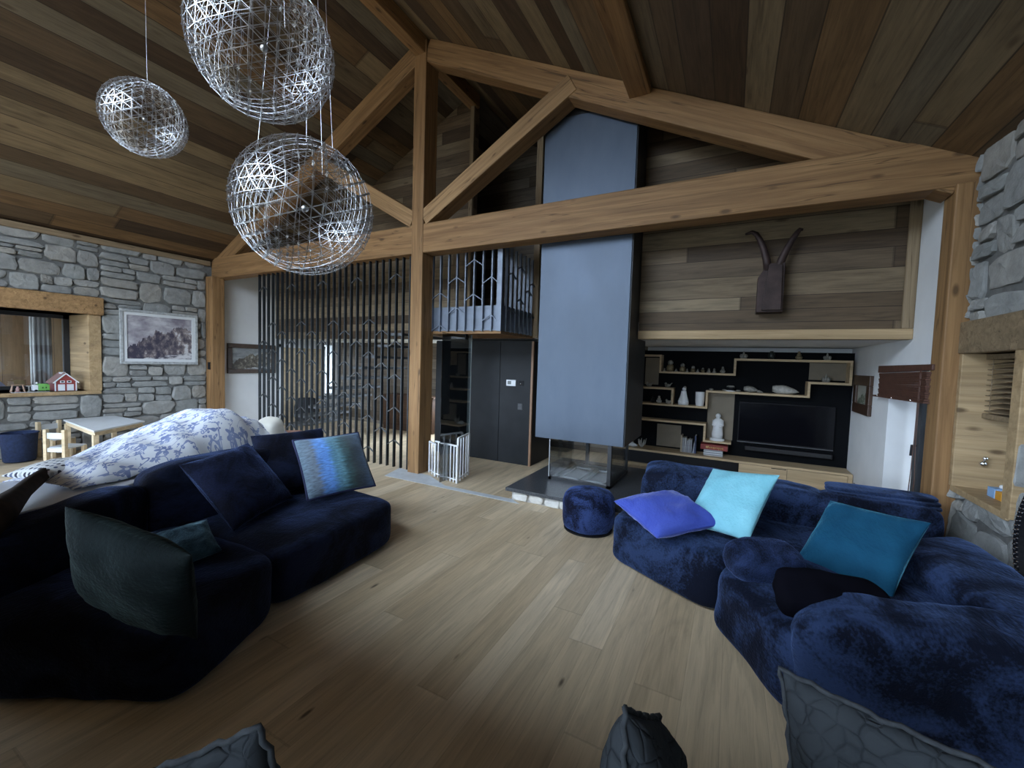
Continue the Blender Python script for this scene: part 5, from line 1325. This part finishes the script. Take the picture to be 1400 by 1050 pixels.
cushion('cushion', 'white polka dot cushion sticking out under the floral cloth', (-4.80, 1.30, 0.825), (-0.27, 0.96, 0.0), (0.96, 0.27, 0.1), 0.62, 0.46, 0.15, dots(), seed=31, pinch=0.05)
mb = soft_hex(quad_block([(-5.10, 2.92), (-4.82, 2.98), (-4.90, 3.25), (-5.18, 3.18)], 0.755, 1.06, [1.02, 0.98, 1.04, 1.10]), n=16, e=3.2, lump=0.04, seed=33)
tag(obj('cushion', mb, plain('cream_cotton', (0.62, 0.60, 0.54), 0.9, 0, 0.05), smooth=True, at=(-5.0, 3.1, 0.76)), 'plump cream cushion at the far end of the floral cloth', 'cushion')
lg = MB(); path = [hz(q, 0.835) for q in ((70, 641), (60, 648), (44, 660), (28, 673), (12, 687), (-6, 702), (-30, 720))]
lg.tube(path, [0.030, 0.043, 0.050, 0.055, 0.070, 0.09, 0.10], 12)
for i, p in enumerate(lg.v): lg.v[i] = p + V((0, 0, 1)) * 0.012 * mnoise.noise(p * 9)
tag(obj('carved_log', lg, plain('dark_log', (0.020, 0.011, 0.006), 0.85, 0, 0.4, 12, 0.3, 0.1), smooth=True, at=(-4.5, 1.0, 0.80)), 'dark brown carved log lying on the near end of the long white table', 'log')

# octagonal box table with mosaic top
ob = thing('octagonal_table', (-5.98, 4.00, 0), 'white octagonal side table with reddish brown mosaic top behind the striped cushion', 'side table')
def octo(r, z): return [V((-5.98 + cos(pi / 8 + k * pi / 4) * r, 4.00 + sin(pi / 8 + k * pi / 4) * r, z)) for k in range(8)]
def frus(r0, z0, r1, z1): 
    a, b = octo(r0, z0), octo(r1, z1)
    return MB().add(a + b, [tuple(reversed(range(8))), tuple(range(8, 16))] + [(k, (k + 1) % 8, 8 + (k + 1) % 8, 8 + k) for k in range(8)])
obj('body', frus(0.24, 0, 0.34, 0.52), M_WHITE, ob); obj('bevelled_lid', frus(0.34, 0.52, 0.29, 0.575), M_WHITE, ob)
m_mos, t_, b_ = mat('red_mosaic')
br = t_.n('ShaderNodeTexBrick', {'Vector': t_.n('ShaderNodeTexCoord').outputs['Object'], 'Color1': (0.34, 0.14, 0.08), 'Color2': (0.22, 0.085, 0.05), 'Mortar': (0.4, 0.3, 0.24), 'Scale': 14.0, 'Mortar Size': 0.02})
lk(t_, br.outputs[0], b_, 'Base Color'); b_.inputs['Roughness'].default_value = 0.4
obj('mosaic_top', frus(0.28, 0.575, 0.24, 0.61), m_mos, ob)

# children's table, chairs, basket
kt = thing('play_table', (-9.1, 2.8, 0), "low white children's table by the left stone wall", 'table')
K = [V((-9.78, 2.55, 0)), V((-8.10, 2.42, 0)), V((-8.72, 3.24, 0)), V((-9.78, 3.2, 0))]
M_KW = plain('white_play_table', (0.62, 0.65, 0.68), 0.5, 0, 0.04)
obj('top', MB().hexa([p + V((0, 0, 0.595)) for p in K] + [p + V((0, 0, 0.62)) for p in K]), M_KW, kt, bevel=0.004)
kc = sum(K, V((0, 0, 0))) / 4
obj('apron', MB().hexa([p.lerp(kc, 0.06) + V((0, 0, 0.53)) for p in K] + [p.lerp(kc, 0.06) + V((0, 0, 0.595)) for p in K]), M_PALEWOOD, kt)
for p in K:
    q = p.lerp(kc, 0.10); obj('leg', MB().box(q.x - 0.03, q.y - 0.03, 0, q.x + 0.03, q.y + 0.03, 0.55), M_PALEWOOD, kt)
def play_chair(loc, rz, label):
    r = thing('play_chair', (0, 0, 0), label, 'chair', 'small chairs at the play table')
    for (x, y, h) in ((-0.14, -0.14, 0.58), (0.14, -0.14, 0.58), (-0.14, 0.14, 0.30), (0.14, 0.14, 0.30)):
        obj('leg', MB().box(x - 0.024, y - 0.024, 0, x + 0.024, y + 0.024, h), M_PALEWOOD, r, bevel=0.003)
    obj('seat', MB().box(-0.15, -0.12, 0.285, 0.15, 0.17, 0.31), M_KW, r, bevel=0.004)
    obj('seat_rail', MB().box(-0.12, -0.15, 0.24, 0.12, -0.13, 0.30), M_KW, r)
    obj('back_slat', MB().box(-0.12, -0.15, 0.44, 0.12, -0.132, 0.53), M_KW, r, bevel=0.003)
    r.location = V(loc); r.rotation_euler = (0, 0, rz)
    return r
pc = play_chair((-8.98, 2.36, 0), radians(28), 'small pale wooden chair at the near long side of the play table')
c2 = dup(pc, (-9.93, 2.50, 0), 'small pale wooden chair at the left end of the play table beside the blue basket'); c2.rotation_euler = (0, 0, radians(-70))
c3 = dup(pc, (-8.95, 3.48, 0), 'small pale wooden chair at the far side of the play table, mostly hidden'); c3.rotation_euler = (0, 0, radians(170))
bk = thing('basket', (-9.86, 2.08, 0), 'round dark blue basket on the floor against the left stone wall', 'basket')
M_BASK = plain('blue_felt', (0.012, 0.025, 0.075), 0.9, 0, 0.3, 30)
obj('wall', MB().lathe([(0.16, 0.012), (0.175, 0.02), (0.205, 0.44), (0.212, 0.45), (0.205, 0.455), (0.195, 0.44), (0.165, 0.03), (0.05, 0.025)], (-9.86, 2.08, 0), 32), M_BASK, bk, smooth=True)
obj('base', MB().lathe([(0.15, 0.0), (0.165, 0.004), (0.165, 0.014)], (-9.86, 2.08, 0), 32), M_BLACK, bk)
obj('rim', MB().tube([(-9.86 + cos(a * pi / 16) * 0.21, 2.08 + sin(a * pi / 16) * 0.21, 0.45) for a in range(33)], 0.010, 6), M_BASK, bk, smooth=True)

# toys on the sill
SZ = WZ0
barn = thing('toy_barn', (-10.50, 2.74, SZ), 'red toy barn with white doors on the left window sill', 'toy')
M_TRED = plain('toy_red', (0.30, 0.05, 0.045), 0.5); M_TROOF = plain('toy_roof', (0.20, 0.10, 0.09), 0.6, 0, 0.2, 30)
bw, bd, bh, bp = 0.13, 0.16, 0.16, 0.30   # half depth y, half depth x, eave, ridge
# gable end faces the camera side (+X)
c = V((-10.50, 2.74, SZ))
obj('walls', MB().prism([c + V((-bd, -bw, 0)), c + V((-bd, bw, 0)), c + V((-bd, bw, bh)), c + V((-bd, 0, bp)), c + V((-bd, -bw, bh))], (2 * bd, 0, 0)), M_TRED, barn)
for sg in (-1, 1):
    obj('roof', MB().hexa([c + V((-bd - 0.02, sg * (bw + 0.03), bh - 0.03)), c + V((bd + 0.02, sg * (bw + 0.03), bh - 0.03)), c + V((bd + 0.02, 0, bp)), c + V((-bd - 0.02, 0, bp)),
                           c + V((-bd - 0.02, sg * (bw + 0.03), bh - 0.012)), c + V((bd + 0.02, sg * (bw + 0.03), bh - 0.012)), c + V((bd + 0.02, 0, bp + 0.02)), c + V((-bd - 0.02, 0, bp + 0.02))]), M_TROOF, barn)
    obj('gable_trim', MB().bar(c + V((bd + 0.022, sg * (bw + 0.03), bh - 0.02)), c + V((bd + 0.022, 0, bp + 0.005)), 0.012, 0.016), M_WHITE, barn)
    obj('corner_trim', MB().box(c.x + bd, c.y + sg * bw - 0.008, SZ, c.x + bd + 0.008, c.y + sg * bw + 0.008, SZ + bh), M_WHITE, barn)
    obj('door', MB().box(c.x + bd + 0.001, c.y + sg * 0.055 - 0.042, SZ + 0.004, c.x + bd + 0.010, c.y + sg * 0.055 + 0.042, SZ + 0.115), M_WHITE, barn)
    f = obj('window', MB().box(c.x + bd + 0.001, c.y + sg * 0.042 - 0.028, SZ + 0.14, c.x + bd + 0.008, c.y + sg * 0.042 + 0.028, SZ + 0.18), M_WHITE, barn)
    obj('pane', MB().box(c.x + bd + 0.006, c.y + sg * 0.042 - 0.016, SZ + 0.15, c.x + bd + 0.010, c.y + sg * 0.042 + 0.016, SZ + 0.172), M_BLACK, f)
obj('ridge_vent', MB().box(c.x - 0.04, c.y - 0.03, SZ + bp - 0.005, c.x + 0.06, c.y + 0.03, SZ + bp + 0.022), M_WHITE, barn)
c = V((-10.42, 2.46, SZ))
gt = thing('toy_truck', c, 'bright green toy truck with white cab left of the red barn', 'toy')
M_TG = plain('toy_green', (0.16, 0.42, 0.10), 0.4)
mb = MB().prism([c + V((-0.07, -0.04, 0.015)), c + V((-0.07, 0.09, 0.015)), c + V((-0.07, 0.09, 0.11)), c + V((-0.07, 0.06, 0.13)), c + V((-0.07, -0.01, 0.13)), c + V((-0.07, -0.04, 0.11))], (0.14, 0, 0))
obj('body', mb, M_TG, gt, bevel=0.006)
obj('cab', MB().box(c.x - 0.06, c.y - 0.10, SZ + 0.015, c.x + 0.06, c.y - 0.042, SZ + 0.11), M_WHITE, gt, bevel=0.006)
obj('lamp', MB().ball((c.x + 0.02, c.y - 0.05, SZ + 0.145), 0.016, 10, 8), M_CERAMIC, gt, smooth=True)
for dy in (0.005, 0.045):
    obj('eye', MB().ball((c.x + 0.072, c.y + dy, SZ + 0.065), 0.009, 8, 6), M_BLACK, gt, smooth=True)
for (dx, dy) in ((-0.06, -0.07), (0.06, -0.07), (-0.06, 0.06), (0.06, 0.06)):
    obj('wheel', MB().tube([(c.x + dx - 0.01, c.y + dy, SZ + 0.018), (c.x + dx + 0.01, c.y + dy, SZ + 0.018)], 0.018, 12), M_BLACK, gt)
c = V((-10.42, 2.20, SZ))
sgn = thing('toy_swing', c, 'little toy swing frame with a seated doll on the left window sill', 'toy')
M_TW = plain('toy_wood', (0.42, 0.28, 0.20), 0.6)
for sg in (-1, 1):
    obj('leg', MB().bar(c + V((0.03, sg * 0.075, 0)), c + V((0, sg * 0.055, 0.12)), 0.012, 0.012), M_TW, sgn)
    obj('leg', MB().bar(c + V((-0.04, sg * 0.075, 0)), c + V((0, sg * 0.055, 0.12)), 0.012, 0.012), M_TW, sgn)
obj('crossbar', MB().bar(c + V((0, -0.07, 0.12)), c + V((0, 0.07, 0.12)), 0.010, 0.010), M_TW, sgn)
obj('doll', MB().ball(c + V((0, 0, 0.045)), 0.025, 10, 8).ball(c + V((0, 0, 0.08)), 0.015, 10, 8).box(c.x - 0.02, c.y - 0.03, SZ, c.x + 0.02, c.y + 0.03, SZ + 0.022), plain('toy_pink', (0.45, 0.28, 0.26), 0.6), sgn, smooth=True)
c = V((-10.42, 2.325, SZ))
tt2 = thing('toy_table', c, 'tiny round toy table between the swing and the green truck', 'toy')
obj('top', MB().lathe([(0.035, 0.09), (0.035, 0.10)], c, 14), M_DIM, tt2)
obj('stem', MB().lathe([(0.025, 0), (0.010, 0.02), (0.012, 0.09)], c, 12), M_DIM, tt2)
tag(obj('paper', MB().box(-10.33, 2.10, SZ + 0.0005, -10.22, 2.52, SZ + 0.003), M_WHITE), 'white sheet lying along the edge of the left window sill', 'paper')

# right niche: small boxes; studded ring
q0 = hz((1349, 677), NZ0 + 0.006); z_ = NZ0 + 0.006
bxr = thing('tissue_box', q0, 'blue and white tissue box on the right window sill', 'box')
obj('carton', MB().box(q0.x, q0.y - 0.10, z_, q0.x + 0.13, q0.y, z_ + 0.075), plain('pale_blue_card', (0.22, 0.38, 0.62), 0.5), bxr, bevel=0.003)
obj('tissue', soft_hex(quad_block([(q0.x + 0.05, q0.y - 0.09), (q0.x + 0.15, q0.y - 0.09), (q0.x + 0.15, q0.y - 0.02), (q0.x + 0.05, q0.y - 0.02)], z_ + 0.07, z_ + 0.105), n=8, e=3, lump=0.02), M_CERAMIC, bxr, smooth=True)
q1 = hz((1358, 681), NZ0 + 0.006)
tag(obj('sweets_packet', MB().box(q1.x, q1.y - 0.10, z_, q1.x + 0.11, q1.y - 0.01, z_ + 0.065), plain('orange_card', (0.60, 0.28, 0.03), 0.5), bevel=0.004, at=(q1.x, q1.y, z_)), 'orange packet in front of the blue tissue box on the right window sill', 'box')
rg = thing('studded_ring', (1.64, 3.20, 0.30), 'black studded leather ring leaning by the right stone wall at the photo edge', 'ring')
cy_, cz_, R_ = 3.265, 0.80, 0.56
def ringpt(a, r, x): return V((x, cy_ + cos(a) * r, cz_ + sin(a) * r * 0.98))
mb = MB(); nseg = 64
for k in range(nseg):
    a0, a1 = 2 * pi * k / nseg, 2 * pi * (k + 1) / nseg
    mb.hexa([ringpt(a0, R_ - 0.055, 1.685), ringpt(a0, R_, 1.685), ringpt(a1, R_, 1.685), ringpt(a1, R_ - 0.055, 1.685), ringpt(a0, R_ - 0.055, 1.65), ringpt(a0, R_, 1.65), ringpt(a1, R_, 1.65), ringpt(a1, R_ - 0.055, 1.65)])
obj('band', mb, M_BLACK, rg)
mb = MB()
for k in range(110): mb.ball(ringpt(2 * pi * k / 110, R_ - 0.012, 1.648), 0.006, 6, 4).ball(ringpt(2 * pi * (k + 0.5) / 110, R_ - 0.042, 1.648), 0.006, 6, 4)
obj('studs', mb, M_CHROME, rg)

# ------------------------------------------------------------------ round wire lamps
m_wire, t_, b_ = mat('polished_strip'); b_.inputs['Base Color'].default_value = (0.45, 0.46, 0.48, 1); b_.inputs['Metallic'].default_value = 1.0; b_.inputs['Roughness'].default_value = 0.34
M_WIRE = m_wire
def geodesic(freq):
    """Icosahedron with every face split freq times, pushed out to the unit sphere."""
    bm = bmesh.new(); bmesh.ops.create_icosphere(bm, subdivisions=1, radius=1.0)
    base = [v.co.normalized() for v in bm.verts]; faces = [[v.index for v in f.verts] for f in bm.faces]
    bm.free()
    vs, idx, es = [], {}, set()
    def vid(p):
        p = p.normalized(); k = tuple(round(c, 4) for c in p)
        if k not in idx: idx[k] = len(vs); vs.append(p)
        return idx[k]
    for f in faces:
        A, B, C = (base[i] for i in f); g = {}
        for i in range(freq + 1):
            for j in range(freq + 1 - i):
                g[i, j] = vid(A + (B - A) * (i / freq) + (C - A) * (j / freq))
        for (i, j), a in g.items():
            for d in ((1, 0), (0, 1), (1, -1)):
                b = g.get((i + d[0], j + d[1]))
                if b is not None: es.add((min(a, b), max(a, b)))
    return vs, sorted(es)
def lamp(label, C, R, level, wires, w=0.0042):
    C = V(C); vs, es = geodesic(level)
    rot = Matrix.Rotation(0.5, 3, 'X') @ Matrix.Rotation(0.35, 3, 'Z')
    vs = [rot @ v for v in vs]
    r = thing('pendant_lamp', C, label, 'lamp', None)
    def shell(name, rad, ww, th):
        mb = MB()
        for a, b in es:
            p, q = vs[a] * rad, vs[b] * rad
            n = ((p + q) / 2).normalized(); t_ = (q - p).normalized(); s_ = n.cross(t_).normalized()
            p, q = p + C, q + C
            mb.add([p - s_ * ww / 2, p + s_ * ww / 2, q + s_ * ww / 2, q - s_ * ww / 2, p - s_ * ww / 2 + n * th, p + s_ * ww / 2 + n * th, q + s_ * ww / 2 + n * th, q - s_ * ww / 2 + n * th],
                   [(0, 3, 2, 1), (4, 5, 6, 7), (0, 1, 5, 4), (1, 2, 6, 5), (2, 3, 7, 6), (3, 0, 4, 7)])
        obj(name, mb, M_WIRE, r, normals=False)
    shell('outer_shell', R, w * 0.8, 0.0012)
    shell('inner_shell', R * 0.92, w * 0.28, 0.001)
    mb = MB()
    for v in vs:
        u = v.orthogonal().normalized(); k = v.cross(u)
        for sgn in (-1, 1):
            o_ = k * sgn * w * 1.0
            mb.bar(C + v * R * 0.925 + o_, C + v * (R * 1.015) + o_, w * 1.5, 0.0016, u)
    obj('prongs', mb, M_WIRE, r, normals=False)['kind'] = 'stuff'
    hub = MB().ball(C, R * 0.055, 12, 8)
    obj('hub', hub, M_WIRE, r, smooth=True)
    top = []
    for k, (dx, dy) in enumerate(wires):
        p = C + V((dx * R, dy * R, R * sqrt(max(0, 1 - dx * dx - dy * dy))))
        q = V((C.x + dx * R * 0.25, C.y + dy * R * 0.25, roof(C.x + dx * R * 0.25) - 0.01))
        obj('suspension_wire', MB().tube([p, q], 0.0011, 5), M_WIRE, r)
    obj('ceiling_rose', MB().lathe([(0.055, -0.03), (0.06, -0.025), (0.06, 0.03)], (C.x, C.y, roof(C.x) - 0.02), 20), M_WIRE, r)
    return r
def at_depth(px, d): 
    return V((0, 0, CAM_H)) + (RX * ((px[0] - 700) / F_PX) + RD * ((px[1] - 525) / F_PX) + RF) * d
tri3 = [(0.62, 0.0), (-0.31, 0.54), (-0.31, -0.54), (0.0, 0.02)]
lamp('big round steel wire lamp hanging lowest, in front of the tie beam', at_depth((417, 285), 2.95), 0.460, 6, tri3)
lamp('big round steel wire pendant lamp cut off by the top of the photo', at_depth((361, 66), 2.20), 0.345, 6, tri3, 0.0034)
lamp('small round steel wire pendant lamp, leftmost of the three', at_depth((198, 163), 3.64), 0.305, 5, [(0.05, 0.05)], 0.005)

# ------------------------------------------------------------------ light: overcast daylight through the glazing
W = bpy.data.worlds.new('overcast_sky'); S.world = W; W.use_nodes = True
t = NT(W.node_tree)
out = t.n('ShaderNodeOutputWorld')
z = t.sep(t.n('ShaderNodeTexCoord').outputs['Generated'])[2]
col = t.ramp(t.m('MULTIPLY_ADD', z, 0.5, 0.5), [(0.0, (0.05, 0.06, 0.065)), (0.47, (0.10, 0.12, 0.13)), (0.53, (0.40, 0.49, 0.60)), (0.60, (0.50, 0.61, 0.75)), (0.78, (0.98, 1.18, 1.42)), (1.0, (1.0, 1.2, 1.45))])
bg = t.n('ShaderNodeBackground', {'Color': col, 'Strength': 16.0})
t.t.links.new(bg.outputs[0], out.inputs[0])
def portal(name, c, sx, sy, rot):
    l = bpy.data.lights.new(name, 'AREA'); l.shape = 'RECTANGLE'; l.size = sx; l.size_y = sy
    l.cycles.is_portal = True
    o = bpy.data.objects.new(name, l); COL.objects.link(o); o.location = c; o.rotation_euler = rot
portal('band_daylight', ((GX0 + GX1) / 2, YB - 0.26, (GZ0 + GZ1) / 2), GX1 - GX0, GZ1 - GZ0, (radians(90), 0, 0))
portal('gable_daylight', (AX, YB - 0.26, (HZ0 + 6.6) / 2), HX1 - HX0, 6.6 - HZ0, (radians(90), 0, 0))
for nm, kk, sg in (('roof_daylight_left', KL, -1), ('roof_daylight_right', KR, 1)):
    xm_ = (kk[0] + kk[1]) / 2
    portal(nm, (xm_, (KY0 + KY1) / 2, roof(xm_) + 0.30), (kk[1] - kk[0]) * 1.12, KY1 - KY0, (0, sg * math.atan(0.49), 0))
portal('door_daylight', (XW + 0.55, (DY0 + DY1) / 2, DZ / 2), DZ, DY1 - DY0, (0, radians(90), 0))
portal('hall_daylight', (XL - 0.55, (HW0 + HW1) / 2, (HWZ0 + HWZ1) / 2), HWZ1 - HWZ0, HW1 - HW0, (0, radians(-90), 0))
portal('back_daylight', ((BW0 + BW1) / 2, YEND + 0.2, (BWZ0 + BWZ1) / 2), BW1 - BW0, BWZ1 - BWZ0, (radians(-90), 0, 0))
portal('left_daylight', (XL - 1.02, (LW0 + LW1) / 2, (LZ0 + LZ1) / 2), LZ1 - LZ0, LW1 - LW0, (0, radians(-90), 0))
portal('niche_daylight', (XS + 0.75, (NY0 + NY1) / 2, (NZ0 + NZ1) / 2), NZ1 - NZ0, NY1 - NY0, (0, radians(90), 0))

# ------------------------------------------------------------------ look
S.view_settings.view_transform = 'Standard'
S.view_settings.look = 'None'
S.view_settings.exposure = 0.6
S.view_settings.gamma = 1.0
S.view_settings.use_curve_mapping = False
S.cycles.max_bounces = 8
S.cycles.diffuse_bounces = 5
S.cycles.transparent_max_bounces = 12
S.cycles.sample_clamp_indirect = 6.0
